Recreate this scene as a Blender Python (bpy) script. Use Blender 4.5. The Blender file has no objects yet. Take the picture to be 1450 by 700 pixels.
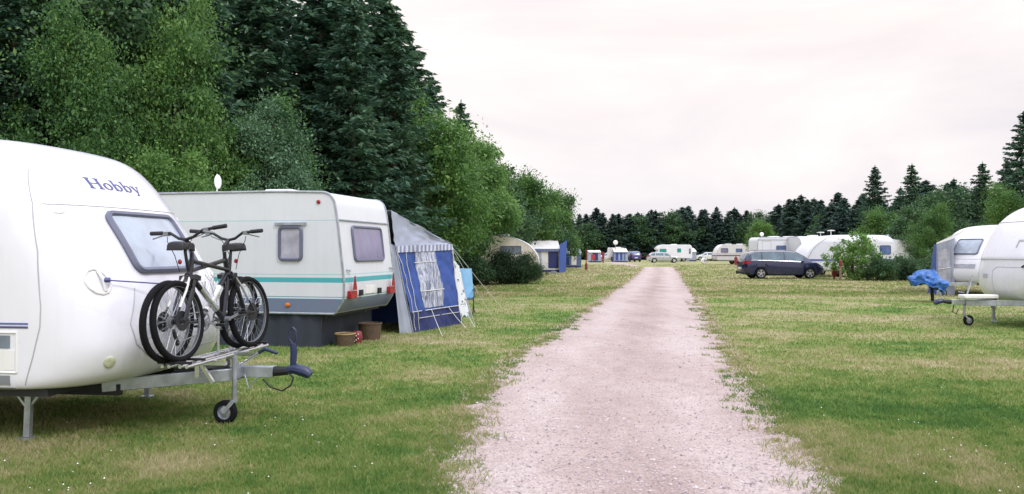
import bpy, math, random
import numpy as np
from mathutils import Vector, Matrix, noise as mnoise
R = math.radians
random.seed(7); RNG = np.random.default_rng(7)
SC = bpy.context.scene
COL = SC.collection

# ------------------------------------------------------------------ mesh helpers
class MB:
    def __init__(s): s.v=[]; s.f=[]; s.mi=[]; s.cur=0
    def add(s, vs, fs, M=None):
        o=len(s.v)
        for p in vs:
            p=Vector(p)
            s.v.append(tuple(M@p) if M is not None else tuple(p))
        for f in fs: s.f.append([o+i for i in f]); s.mi.append(s.cur)
        return s
    def box(s, c, d, M=None, rot=None):
        x,y,z=[k/2 for k in d]
        T=Matrix.Translation(Vector(c))
        if rot: T=T@Matrix.Rotation(rot[2],4,'Z')@Matrix.Rotation(rot[1],4,'Y')@Matrix.Rotation(rot[0],4,'X')
        if M is not None: T=M@T
        vs=[(-x,-y,-z),(x,-y,-z),(x,y,-z),(-x,y,-z),(-x,-y,z),(x,-y,z),(x,y,z),(-x,y,z)]
        return s.add(vs,[(0,3,2,1),(4,5,6,7),(0,1,5,4),(1,2,6,5),(2,3,7,6),(3,0,4,7)],T)
    def bar(s,a,b,w,h=None,up=(0,0,1)):
        """square bar from a to b"""
        h=h or w; a=Vector(a); b=Vector(b); d=(b-a).normalized(); u=Vector(up)
        sx=d.cross(u)
        if sx.length<1e-4: sx=d.cross(Vector((1,0,0)))
        sx.normalize(); uu=sx.cross(d).normalized()
        vs=[]
        for p in (a,b):
            for i,j in((-1,-1),(1,-1),(1,1),(-1,1)): vs.append(p+sx*i*w/2+uu*j*h/2)
        return s.add(vs,[(0,3,2,1),(4,5,6,7),(0,1,5,4),(1,2,6,5),(2,3,7,6),(3,0,4,7)])
    def tube(s, path, r, n=8, closed=False, cap=True):
        P=[Vector(p) for p in path]; m=len(P); rr=r if hasattr(r,'__len__') else [r]*m
        vs=[]; pu=None
        for i in range(m):
            if closed: d=P[(i+1)%m]-P[i-1]
            else: d=P[min(i+1,m-1)]-P[max(i-1,0)]
            if d.length<1e-9: d=Vector((0,0,1))
            d.normalize()
            if pu is None:
                u=d.orthogonal().normalized()
            else:
                u=pu-d*pu.dot(d)
                u=u.normalized() if u.length>1e-6 else d.orthogonal().normalized()
            pu=u; w=d.cross(u)
            for k in range(n):
                a=2*math.pi*k/n; vs.append(P[i]+(u*math.cos(a)+w*math.sin(a))*rr[i])
        fs=[]
        for i in range(m if closed else m-1):
            j=(i+1)%m
            for k in range(n):
                l=(k+1)%n; fs.append((i*n+k,i*n+l,j*n+l,j*n+k))
        if not closed and cap:
            fs.append(tuple(range(n-1,-1,-1))); fs.append(tuple((m-1)*n+k for k in range(n)))
        return s.add(vs,fs)
    def lathe(s, prof, M=None, n=24, closed=False):
        """prof: (r, axial) revolve about local Y"""
        vs=[];m=len(prof)
        for k in range(n):
            a=2*math.pi*k/n
            for r,y in prof: vs.append((r*math.cos(a),y,r*math.sin(a)))
        fs=[]
        for k in range(n):
            l=(k+1)%n
            for i in range(m if closed else m-1):
                j=(i+1)%m
                fs.append((k*m+i,k*m+j,l*m+j,l*m+i))
        return s.add(vs,fs,M)
    def prism(s, pts, a, b, fn=None):
        """polygon pts (p,q) extruded; fn(p,q,w)->3D"""
        fn=fn or (lambda p,q,w:(p,w,q)); n=len(pts)
        vs=[fn(p,q,a) for p,q in pts]+[fn(p,q,b) for p,q in pts]
        fs=[tuple(range(n)),tuple(range(2*n-1,n-1,-1))]
        for i in range(n):
            j=(i+1)%n; fs.append((j,i,n+i,n+j))
        return s.add(vs,fs)
    def grid(s, fn, nu, nv, thick=None):
        """fn(u,v)->(P,N)"""
        vs=[];bk=[]
        for j in range(nv+1):
            for i in range(nu+1):
                r=fn(i/nu,j/nv)
                if thick is None: vs.append(r)
                else:
                    vs.append(Vector(r[0])); bk.append(Vector(r[0])-Vector(r[1])*thick)
        fs=[];w=nu+1
        for j in range(nv):
            for i in range(nu): fs.append((j*w+i,j*w+i+1,(j+1)*w+i+1,(j+1)*w+i))
        if thick is not None:
            o=len(vs); vs=vs+bk
            fs+= [tuple(o+i for i in reversed(f)) for f in list(fs)]
            ed=[i for i in range(w)]+[j*w+nu for j in range(1,nv+1)]+[nv*w+i for i in range(nu-1,-1,-1)]+[j*w for j in range(nv-1,0,-1)]
            for k in range(len(ed)):
                a,b=ed[k],ed[(k+1)%len(ed)]; fs.append((b,a,o+a,o+b))
        return s.add(vs,fs)
    def sphere(s,c,r,n=12,m=8,sc=(1,1,1)):
        vs=[];fs=[]
        for j in range(m+1):
            th=math.pi*j/m
            for i in range(n):
                a=2*math.pi*i/n
                vs.append((c[0]+r*sc[0]*math.sin(th)*math.cos(a),c[1]+r*sc[1]*math.sin(th)*math.sin(a),c[2]+r*sc[2]*math.cos(th)))
        for j in range(m):
            for i in range(n):
                l=(i+1)%n; fs.append((j*n+i,(j+1)*n+i,(j+1)*n+l,j*n+l))
        return s.add(vs,fs)
    def build(s, name, mats, parent=None, smooth=35, bevel=0, label=None, fix=True):
        me=bpy.data.meshes.new(name); me.from_pydata(s.v,[],s.f)
        mats=mats if isinstance(mats,(list,tuple)) else [mats]
        for m in mats: me.materials.append(m)
        me.polygons.foreach_set('material_index',s.mi)
        if fix:
            import bmesh
            bm=bmesh.new(); bm.from_mesh(me)
            bmesh.ops.remove_doubles(bm,verts=bm.verts,dist=1e-5)
            bmesh.ops.recalc_face_normals(bm,faces=bm.faces); bm.to_mesh(me); bm.free()
        o=bpy.data.objects.new(name,me); COL.objects.link(o)
        if parent: o.parent=parent
        if bevel:
            md=o.modifiers.new('b','BEVEL'); md.width=bevel; md.segments=2; md.limit_method='ANGLE'; md.angle_limit=R(40)
        if smooth:
            me.shade_smooth()
            try: me.set_sharp_from_angle(angle=R(smooth))
            except Exception: pass
        if label: o['label']=label
        return o

def np_mesh(name, V, k, mat, extra=None):
    """V: (n,k,3) separate k-gons"""
    n=V.shape[0]; me=bpy.data.meshes.new(name)
    me.vertices.add(n*k); me.vertices.foreach_set('co',V.reshape(-1).astype(np.float32))
    me.loops.add(n*k); me.loops.foreach_set('vertex_index',np.arange(n*k,dtype=np.int32))
    me.polygons.add(n); me.polygons.foreach_set('loop_start',np.arange(0,n*k,k,dtype=np.int32))
    me.update(calc_edges=True)
    for m in (mat if isinstance(mat,(list,tuple)) else [mat]): me.materials.append(m)
    return me

def tag(o,label=None,cat=None,group=None,kind=None):
    if label: o['label']=label
    if cat: o['category']=cat
    if group: o['group']=group
    if kind: o['kind']=kind
    return o
def thing(name,label,cat,loc=(0,0,0),yaw=0,group=None):
    o=bpy.data.objects.new(name,None); COL.objects.link(o); o.location=loc; o.rotation_euler=(0,0,R(yaw)); o.empty_display_size=.3
    return tag(o,label,cat,group)
def dup(root,loc,yaw=None,label=None,scale=None,group=None):
    def cp(o,par):
        c=o.copy(); COL.objects.link(c)
        if par: c.parent=par
        for ch in list(o.children): cp(ch,c)
        return c
    r=cp(root,None); r.location=loc
    if yaw is not None: r.rotation_euler=(0,0,R(yaw))
    if scale is not None: r.scale=scale if hasattr(scale,'__len__') else (scale,)*3
    if label: r['label']=label
    if group: r['group']=group
    return r
FPX=1130.; HZ=356.; CX=725.; CAMH=1.6
def WX(px,Y): return (px-CX)/FPX*Y
def WZ(py,Y): return CAMH-(py-HZ)/FPX*Y

# ------------------------------------------------------------------ materials
def newmat(name):
    m=bpy.data.materials.new(name); m.use_nodes=True; nt=m.node_tree
    return m,nt,nt.nodes['Principled BSDF']
def N(nt,t,**kw):
    n=nt.nodes.new(t)
    for k,v in kw.items():
        if k.startswith('i_'): 
            key=k[2:]; key=int(key) if key.isdigit() else key.replace('_',' ')
            n.inputs[key].default_value=v
        else: setattr(n,k,v)
    return n
def L(nt,a,b): nt.links.new(a,b)
def mixc(nt,fac,a,b,mode='MIX'):
    n=nt.nodes.new('ShaderNodeMix'); n.data_type='RGBA'; n.blend_type=mode
    for sock,val in ((0,fac),(6,a),(7,b)):
        if hasattr(val,'links') or hasattr(val,'is_linked'): nt.links.new(val,n.inputs[sock])
        else:
            if sock: val=(*val,1) if len(val)==3 else val
            n.inputs[sock].default_value=val
    return n.outputs[2]
def ramp(nt,fac,stops,interp='LINEAR'):
    n=nt.nodes.new('ShaderNodeValToRGB'); cr=n.color_ramp; cr.interpolation=interp
    while len(cr.elements)<len(stops): cr.elements.new(.5)
    for e,(p,c) in zip(cr.elements,stops):
        e.position=p; e.color=(*c,1) if hasattr(c,'__len__') else (c,c,c,1)
    if fac is not None: nt.links.new(fac,n.inputs[0])
    return n.outputs[0]
def noise(nt,scale,detail=4,vec=None,rough=.55,dist=0):
    n=nt.nodes.new('ShaderNodeTexNoise'); n.inputs['Scale'].default_value=scale; n.inputs['Detail'].default_value=detail
    n.inputs['Roughness'].default_value=rough; n.inputs['Distortion'].default_value=dist
    if vec is not None: nt.links.new(vec,n.inputs['Vector'])
    return n
def pbr(name,col,rough=.5,metal=0,var=.12,vscale=3,bump=0,bscale=40,coat=0,spec=None,alpha=None,trans=0,dirt=0):
    m,nt,b=newmat(name)
    tc=N(nt,'ShaderNodeTexCoord')
    nz=noise(nt,vscale,5,tc.outputs['Object'])
    dark=tuple(c*(1-var) for c in col); lite=tuple(min(1,c*(1+var)) for c in col)
    c=ramp(nt,nz.outputs[0],[(.3,dark),(.7,lite)])
    if dirt:
        mp=N(nt,'ShaderNodeMapping'); mp.inputs['Scale'].default_value=(9,9,.7); L(nt,tc.outputs['Object'],mp.inputs[0])
        n2=noise(nt,1.2,6,mp.outputs[0],.65)
        f=ramp(nt,n2.outputs[0],[(.5,0),(.8,dirt)])
        c=mixc(nt,f,c,(.30,.29,.24))
    L(nt,c,b.inputs['Base Color'])
    rr=ramp(nt,nz.outputs[0],[(.3,max(.02,rough*.8)),(.7,min(1,rough*1.2))]); L(nt,rr,b.inputs['Roughness'])
    b.inputs['Metallic'].default_value=metal
    if coat: b.inputs['Coat Weight'].default_value=coat; b.inputs['Coat Roughness'].default_value=.08
    if spec is not None: b.inputs['Specular IOR Level'].default_value=spec
    if trans: b.inputs['Transmission Weight'].default_value=trans
    if alpha is not None: b.inputs['Alpha'].default_value=alpha
    if bump:
        nb=noise(nt,bscale,4,tc.outputs['Object']); bp=N(nt,'ShaderNodeBump'); bp.inputs['Strength'].default_value=bump; bp.inputs['Distance'].default_value=.01
        L(nt,nb.outputs[0],bp.inputs['Height']); L(nt,bp.outputs[0],b.inputs['Normal'])
    return m
def banded(name,bands,rough=.35,dirt=.35,var=.05,ripple=0):
    """bands: [(z0,color)...] constant by object z (m, 0..3)"""
    m,nt,b=newmat(name)
    tc=N(nt,'ShaderNodeTexCoord'); sp=N(nt,'ShaderNodeSeparateXYZ'); L(nt,tc.outputs['Object'],sp.inputs[0])
    d=N(nt,'ShaderNodeMath',operation='DIVIDE'); L(nt,sp.outputs[2],d.inputs[0]); d.inputs[1].default_value=3
    c=ramp(nt,d.outputs[0],[(z/3,c) for z,c in bands],'CONSTANT')
    nz=noise(nt,2.3,5,tc.outputs['Object'])
    c=mixc(nt,1.0,c,ramp(nt,nz.outputs[0],[(.3,1-var),(.7,1)]),'MULTIPLY')
    mp=N(nt,'ShaderNodeMapping'); mp.inputs['Scale'].default_value=(9,9,.7); L(nt,tc.outputs['Object'],mp.inputs[0])
    n2=noise(nt,1.2,6,mp.outputs[0],.65)
    c=mixc(nt,ramp(nt,n2.outputs[0],[(.5,0),(.85,dirt)]),c,(.30,.29,.25))
    L(nt,c,b.inputs['Base Color']); b.inputs['Roughness'].default_value=rough
    if ripple:
        nb=noise(nt,3,2,tc.outputs['Object']); bp=N(nt,'ShaderNodeBump'); bp.inputs['Strength'].default_value=ripple; bp.inputs['Distance'].default_value=.02
        L(nt,nb.outputs[0],bp.inputs['Height']); L(nt,bp.outputs[0],b.inputs['Normal'])
    return m
M={}
M['gelcoat']=pbr('white gelcoat',(.77,.765,.83),.28,var=.04,vscale=1.2,coat=.4,dirt=.10)
M['panel']=pbr('white side panel',(.70,.71,.76),.35,var=.04,vscale=1.2,dirt=.1,bump=.15,bscale=60)
M['white']=pbr('white plastic',(.78,.77,.76),.4,var=.05,dirt=.25)
M['cream']=pbr('cream panel',(.70,.65,.57),.45,var=.06,dirt=.35)
M['groove']=pbr('sealed seam',(.42,.42,.44),.6,var=.1)
M['grey']=pbr('grey plastic',(.20,.21,.23),.5,var=.15)
M['frame']=pbr('grey window frame',(.12,.13,.19),.4,var=.15)
M['black']=pbr('black rubber',(.010,.010,.013),.6,var=.3,vscale=20)
M['tyre']=pbr('tyre rubber',(.009,.009,.011),.85,spec=.15,var=.3,vscale=15,bump=.3,bscale=60)
M['blackpaint']=pbr('black paint',(.008,.008,.013),.35,var=.3,vscale=8,coat=.15)
M['galv']=pbr('galvanised steel',(.42,.45,.50),.42,metal=.75,var=.22,vscale=9,bump=.1)
M['chrome']=pbr('silver metal',(.62,.63,.66),.25,metal=.9,var=.1,vscale=9)
M['bluegrip']=pbr('blue plastic',(.018,.026,.075),.4,var=.2)
M['navy']=pbr('navy lettering',(.07,.07,.22),.4,var=.1)
M['stripeblue']=pbr('blue stripe',(.10,.13,.36),.4,var=.1)
M['glass']=pbr('tinted window glass',(.20,.235,.30),.08,var=.35,vscale=2.2,spec=.7)
M['glasslight']=pbr('pale tinted glass',(.36,.41,.48),.1,var=.3,vscale=1.6,spec=.7)
M['glassdark']=pbr('dark window glass',(.055,.07,.11),.06,var=.5,vscale=3,spec=.7)
M['glassblue']=pbr('blue window glass',(.10,.15,.32),.08,var=.4,vscale=2.5,spec=.7)
M['glassviolet']=pbr('violet window glass',(.22,.20,.32),.1,var=.25,vscale=2,spec=.7)
M['glassgreen']=pbr('green window glass',(.02,.30,.24),.1,var=.25,vscale=2,spec=.6)
M['curtain']=pbr('net curtain behind glass',(.38,.38,.45),.35,var=.25,vscale=5,spec=.7)
M['red']=pbr('red lens',(.30,.015,.02),.2,var=.2,vscale=20)
M['darkred']=pbr('dark red paint',(.20,.025,.03),.5,var=.2,vscale=8)
M['orange']=pbr('orange lens',(.62,.16,.02),.25,var=.15,vscale=20)
M['amberclear']=pbr('clear lamp lens',(.55,.56,.40),.15,var=.2,vscale=20)
M['skirt']=pbr('dark skirt and shade cloth',(.024,.03,.045),.8,var=.3,vscale=2,bump=.6,bscale=6)
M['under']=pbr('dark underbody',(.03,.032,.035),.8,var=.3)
M['wicker']=pbr('wicker',(.10,.065,.04),.8,var=.4,vscale=30,bump=.8,bscale=60)
M['rim']=pbr('yellow wood rim',(.38,.26,.12),.6,var=.2)
M['tentblue']=pbr('blue tent cloth',(.035,.08,.30),.7,var=.18,vscale=2,bump=.5,bscale=5)
M['tentnavy']=pbr('navy tent cloth',(.02,.03,.12),.75,var=.2,vscale=2,bump=.5,bscale=5)
M['tentgrey']=pbr('grey blue tent cloth',(.33,.36,.45),.75,var=.12,vscale=3,bump=.5,bscale=5)
M['tentwhite']=pbr('pale tent cloth',(.66,.64,.62),.75,var=.08,vscale=2,bump=.5,bscale=5)
M['tentcream']=pbr('cream tent cloth',(.70,.64,.52),.75,var=.08,vscale=2,bump=.4,bscale=5)
M['tentmid']=pbr('faded blue tent cloth',(.11,.15,.30),.75,var=.2,vscale=2,bump=.4,bscale=5)
M['rope']=pbr('pale guy rope',(.62,.62,.60),.7,var=.1)
M['bark']=pbr('bark',(.085,.065,.05),.9,var=.4,vscale=6,bump=1,bscale=14)
M['tarp']=pbr('blue tarpaulin',(.03,.13,.40),.4,var=.3,vscale=4,bump=.8,bscale=9)
M['carblue']=pbr('dark blue car paint',(.010,.013,.062),.22,metal=.2,var=.15,coat=1)
M['carsilver']=pbr('silver car paint',(.52,.53,.56),.3,metal=.5,var=.05,coat=.6)
M['carwhite']=pbr('white car paint',(.72,.72,.72),.3,var=.05,coat=.6)
M['carmid']=pbr('blue car paint',(.05,.05,.20),.28,metal=.3,var=.15,coat=.8)
M['caryellow']=pbr('pale yellow car paint',(.62,.64,.45),.3,var=.1,coat=.6)
M['carglass']=pbr('car glass',(.09,.14,.18),.05,var=.4,vscale=2,spec=.8)
M['tyrerim']=pbr('alloy rim',(.62,.63,.66),.3,metal=.6,var=.1)
M['wood']=pbr('weathered wood',(.20,.13,.09),.85,var=.3,vscale=8)
def vinyl():
    m,nt,b=newmat('clear wrinkled vinyl')
    tc=N(nt,'ShaderNodeTexCoord'); mp=N(nt,'ShaderNodeMapping'); mp.inputs['Rotation'].default_value=(R(20),R(24),0); mp.inputs['Scale'].default_value=(3,7,1.1)
    L(nt,tc.outputs['Object'],mp.inputs[0]); nz=noise(nt,3.2,5,mp.outputs[0],.6,.9)
    c=ramp(nt,nz.outputs[0],[(.36,(.15,.17,.25)),(.5,(.33,.36,.47)),(.6,(.62,.64,.72)),(.68,(.26,.30,.42))])
    L(nt,c,b.inputs['Base Color']); b.inputs['Roughness'].default_value=.22
    bp=N(nt,'ShaderNodeBump'); bp.inputs['Strength'].default_value=.9; bp.inputs['Distance'].default_value=.03; L(nt,nz.outputs[0],bp.inputs['Height']); L(nt,bp.outputs[0],b.inputs['Normal'])
    return m
M['vinyl']=vinyl()
def floral():
    m,nt,b=newmat('flowered cloth')
    tc=N(nt,'ShaderNodeTexCoord'); v=N(nt,'ShaderNodeTexVoronoi'); v.inputs['Scale'].default_value=7; L(nt,tc.outputs['Object'],v.inputs['Vector'])
    f=ramp(nt,v.outputs['Distance'],[(0.34,1),(.42,0)])
    n1=noise(nt,14,3,tc.outputs['Object']); f2=ramp(nt,n1.outputs[0],[(.45,0),(.5,1)])
    mm=N(nt,'ShaderNodeMath',operation='MULTIPLY'); L(nt,f,mm.inputs[0]); L(nt,f2,mm.inputs[1])
    L(nt,mixc(nt,mm.outputs[0],(.66,.68,.70),(.04,.08,.10)),b.inputs['Base Color']); b.inputs['Roughness'].default_value=.8
    return m
M['floral']=floral()
def leafmat(name,c0,c1,c2,tr=.35,spec=.3):
    m,nt,b=newmat(name)
    g=N(nt,'ShaderNodeNewGeometry'); oi=N(nt,'ShaderNodeObjectInfo')
    nz=noise(nt,.45,3,g.outputs['Position'])
    a=N(nt,'ShaderNodeMath',operation='MULTIPLY'); L(nt,g.outputs['Random Per Island'],a.inputs[0]); a.inputs[1].default_value=.45
    s=N(nt,'ShaderNodeMath',operation='MULTIPLY_ADD'); L(nt,nz.outputs[0],s.inputs[0]); s.inputs[1].default_value=.9; L(nt,a.outputs[0],s.inputs[2])
    s2=N(nt,'ShaderNodeMath',operation='MULTIPLY_ADD'); L(nt,oi.outputs['Random'],s2.inputs[0]); s2.inputs[1].default_value=.25; L(nt,s.outputs[0],s2.inputs[2])
    c=ramp(nt,s2.outputs[0],[(.4,c0),(.75,c1),(1.05 if False else 1.0,c2)])
    L(nt,c,b.inputs['Base Color']); b.inputs['Roughness'].default_value=.55; b.inputs['Specular IOR Level'].default_value=spec
    t=N(nt,'ShaderNodeBsdfTranslucent'); L(nt,c,t.inputs['Color']); mx=N(nt,'ShaderNodeMixShader'); mx.inputs[0].default_value=tr
    L(nt,b.outputs[0],mx.inputs[1]); L(nt,t.outputs[0],mx.inputs[2]); L(nt,mx.outputs[0],nt.nodes['Material Output'].inputs[0])
    return m
M['spruce']=leafmat('spruce needles',(.024,.064,.046),(.050,.115,.072),(.10,.19,.10),.25,.3)
M['fir']=leafmat('far spruce needles',(.028,.062,.056),(.045,.088,.072),(.07,.125,.09),.2,.3)
M['leafdark']=leafmat('dark leaves',(.026,.066,.034),(.050,.115,.048),(.10,.19,.07),.35,.4)
M['leafgreen']=leafmat('green leaves',(.034,.095,.034),(.085,.19,.05),(.18,.32,.075),.4,.4)
M['leafbright']=leafmat('bright leaves',(.050,.13,.030),(.12,.25,.055),(.24,.40,.10),.4,.5)
M['leafblue']=leafmat('silvery leaves',(.035,.088,.05),(.085,.18,.09),(.20,.34,.19),.35,.5)
M['leafbush']=leafmat('bush leaves',(.012,.03,.014),(.02,.05,.02),(.04,.085,.03),.3,.4)
# ------------------------------------------------------------------ camera, light, sky
cam=bpy.data.cameras.new('camera'); co=bpy.data.objects.new('camera',cam); COL.objects.link(co); SC.camera=co
co.location=(0,0,CAMH); co.rotation_euler=(R(90)+math.atan((HZ-350)/FPX),0,0)
cam.sensor_width=36; cam.lens=36*FPX/1450; cam.clip_start=.05; cam.clip_end=3000
SUN_EL,SUN_AZ=48,140    # azimuth from +Y clockwise: behind the camera to the right
w=bpy.data.worlds.new('World'); SC.world=w; w.use_nodes=True; nt=w.node_tree; nt.nodes.clear()
out=N(nt,'ShaderNodeOutputWorld'); bg1=N(nt,'ShaderNodeBackground'); bg2=N(nt,'ShaderNodeBackground'); mx=N(nt,'ShaderNodeMixShader')
sky=N(nt,'ShaderNodeTexSky'); sky.sky_type='NISHITA'; sky.sun_disc=False; sky.sun_elevation=R(SUN_EL); sky.sun_rotation=R(SUN_AZ)
L(nt,sky.outputs[0],bg1.inputs[0]); bg1.inputs[1].default_value=.12
tc=N(nt,'ShaderNodeTexCoord'); sp=N(nt,'ShaderNodeSeparateXYZ'); L(nt,tc.outputs['Generated'],sp.inputs[0])
# cloud deck seen from below: brightness rises towards the zenith as under a real overcast
mp=N(nt,'ShaderNodeMapping'); mp.inputs['Scale'].default_value=(1.0,1.0,3.6); L(nt,tc.outputs['Generated'],mp.inputs[0])
n1=noise(nt,1.9,5,mp.outputs[0],.55,.6)
cl=ramp(nt,n1.outputs[0],[(.34,(.83,.82,.86)),(.62,(1.03,1.01,1.0))])
gr=ramp(nt,sp.outputs[2],[(0,(.77,.75,.785)),(.10,(.86,.815,.815)),(.26,(.93,.86,.83)),(.40,(1.03,.95,.92)),(.62,(1.55,1.60,1.78)),(1,(1.95,2.08,2.40))])
c=mixc(nt,1.0,gr,cl,'MULTIPLY'); L(nt,c,bg2.inputs[0]); bg2.inputs[1].default_value=1.05
n3=noise(nt,2.5,5,mp.outputs[0]); L(nt,ramp(nt,n3.outputs[0],[(.3,.88),(.6,.97)]),mx.inputs[0])
L(nt,bg1.outputs[0],mx.inputs[1]); L(nt,bg2.outputs[0],mx.inputs[2]); L(nt,mx.outputs[0],out.inputs[0])
sl=bpy.data.lights.new('sun','SUN'); sl.energy=1.3; sl.angle=R(12); sl.color=(1,.98,.97)
so=bpy.data.objects.new('sun',sl); COL.objects.link(so)
d=Vector((math.sin(R(SUN_AZ))*math.cos(R(SUN_EL)),math.cos(R(SUN_AZ))*math.cos(R(SUN_EL)),math.sin(R(SUN_EL))))
so.rotation_euler=(-d).to_track_quat('-Z','Y').to_euler(); so.location=(20,-20,40)
vs=SC.view_settings; SC.display_settings.display_device='sRGB'; vs.view_transform='Standard'; vs.look='None'; vs.exposure=.24; vs.gamma=1; vs.use_curve_mapping=False

# ------------------------------------------------------------------ ground, road, grass
def W2(px,py):
    Y=CAMH*FPX/(py-HZ); return (px-CX)/FPX*Y,Y
LP=[(560,800)]+[(625,700),(638,660),(668,600),(690,552),(722,520),(742,500),(783,478),(836,440),(868,415),(893,398),(904,388),(913,379)]
RP=[(1290,800)]+[(1195,700),(1142,645),(1090,600),(1062,560),(1028,510),(1006,470),(992,440),(976,412),(967,398),(961,388),(953,379)]
def edge(PP,back):
    a=np.array([W2(*p) for p in PP]); ys=np.concatenate([[-30],a[:,1]]); xs=np.concatenate([[back],a[:,0]])
    return lambda Y: np.interp(Y,ys,xs)
XL=edge(LP,-6.9); XR=edge(RP,-3.4)
def fb(x,y,s,seed=0): return mnoise.fractal(Vector((x*s,y*s,seed)),.6,2,4)
# rows
rows=[-30.,-10,0,2]; y=3.
while y<82: rows.append(y); y*=1.035
rows+= [84,90,100,115,130,150,180,230,300,400,550]
offL=[-400,-150,-60,-30,-15,-9,-6,-4,-2.5,-1.6,-1,-.6,-.3,0]
V=[];A=[]
for Y in rows:
    a,b=float(XL(Y)),float(XR(Y)); end=max(0,(Y-80))
    for o in offL: V.append((a+o,Y,0)); A.append(-o+end)
    for t in (.3,.7): V.append((a+(b-a)*t,Y,0)); A.append(-.5+end)
    for o in reversed(offL): V.append((b-o,Y,0)); A.append(-o+end)
wn=len(offL)*2+2; F=[(j*wn+i,j*wn+i+1,(j+1)*wn+i+1,(j+1)*wn+i) for j in range(len(rows)-1) for i in range(wn-1)]
me=bpy.data.meshes.new('ground'); me.from_pydata(V,[],F)
at=me.attributes.new('edge','FLOAT','POINT'); at.data.foreach_set('value',np.array(A,dtype=np.float32))
ground=bpy.data.objects.new('grass_ground',me); COL.objects.link(ground); tag(ground,kind='structure')
def grasscol(nt,blades=False):
    g=N(nt,'ShaderNodeNewGeometry'); mp=N(nt,'ShaderNodeMapping'); mp.inputs['Scale'].default_value=(.8,1,1); mp.inputs['Location'].default_value=(3.3,1.7,0); L(nt,g.outputs['Position'],mp.inputs[0])
    fl=N(nt,'ShaderNodeVectorMath',operation='MULTIPLY'); fl.inputs[1].default_value=(1,1,0); L(nt,mp.outputs[0],fl.inputs[0])
    a=noise(nt,.36,5,fl.outputs[0],.6,.4); b=noise(nt,1.9,4,fl.outputs[0],.65); c=noise(nt,11,3,fl.outputs[0],.7)
    s=N(nt,'ShaderNodeMath',operation='MULTIPLY_ADD'); L(nt,a.outputs[0],s.inputs[0]); s.inputs[1].default_value=.72
    m2=N(nt,'ShaderNodeMath',operation='MULTIPLY'); L(nt,b.outputs[0],m2.inputs[0]); m2.inputs[1].default_value=.42; L(nt,m2.outputs[0],s.inputs[2])
    s2=N(nt,'ShaderNodeMath',operation='MULTIPLY_ADD'); L(nt,c.outputs[0],s2.inputs[0]); s2.inputs[1].default_value=.2; L(nt,s.outputs[0],s2.inputs[2])
    # farther off the lawn is drier
    sy=N(nt,'ShaderNodeSeparateXYZ'); L(nt,g.outputs['Position'],sy.inputs[0])
    mr=N(nt,'ShaderNodeMapRange'); L(nt,sy.outputs[1],mr.inputs[0]); mr.inputs[1].default_value=8; mr.inputs[2].default_value=45; mr.inputs[3].default_value=-.015; mr.inputs[4].default_value=.06
    s3=N(nt,'ShaderNodeMath',operation='ADD'); L(nt,s2.outputs[0],s3.inputs[0]); L(nt,mr.outputs[0],s3.inputs[1])
    if blades:
        r_=N(nt,'ShaderNodeMath',operation='MULTIPLY_ADD'); L(nt,g.outputs['Random Per Island'],r_.inputs[0]); r_.inputs[1].default_value=.16; r_.inputs[2].default_value=-.08
        s4=N(nt,'ShaderNodeMath',operation='ADD'); L(nt,s3.outputs[0],s4.inputs[0]); L(nt,r_.outputs[0],s4.inputs[1]); s3=s4
    k=1.25 if blades else 1.0
    q=lambda t:tuple(min(1,x*k) for x in t)
    return ramp(nt,s3.outputs[0],[(.48,q((.058,.130,.032))),(.58,q((.115,.195,.046))),(.66,q((.20,.24,.072))),(.74,q((.29,.275,.135))),(.83,q((.40,.345,.22)))]),b,c
m,nt,b=newmat('mown lawn'); gc,nb_,nc_=grasscol(nt)
atn=N(nt,'ShaderNodeAttribute'); atn.attribute_name='edge'
e1=N(nt,'ShaderNodeMath',operation='MULTIPLY_ADD'); L(nt,nb_.outputs[0],e1.inputs[0]); e1.inputs[1].default_value=-.28; L(nt,atn.outputs['Fac'],e1.inputs[2])
e2=N(nt,'ShaderNodeMath',operation='MULTIPLY_ADD'); L(nt,nc_.outputs[0],e2.inputs[0]); e2.inputs[1].default_value=-.12; L(nt,e1.outputs[0],e2.inputs[2])
soil=ramp(nt,nc_.outputs[0],[(.3,(.24,.17,.12)),(.6,(.44,.35,.28)),(.75,(.52,.45,.42))])
L(nt,mixc(nt,ramp(nt,e2.outputs[0],[(0.0,.85),(.01,.85),(.14,0)]),gc,soil),b.inputs['Base Color']); b.inputs['Roughness'].default_value=.9; b.inputs['Specular IOR Level'].default_value=.1
bp=N(nt,'ShaderNodeBump'); bp.inputs['Strength'].default_value=.8; bp.inputs['Distance'].default_value=.03
gp=N(nt,'ShaderNodeNewGeometry'); nn=noise(nt,22,5,gp.outputs['Position'],.75); L(nt,nn.outputs[0],bp.inputs['Height']); L(nt,bp.outputs[0],b.inputs['Normal'])
me.materials.append(m)

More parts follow.
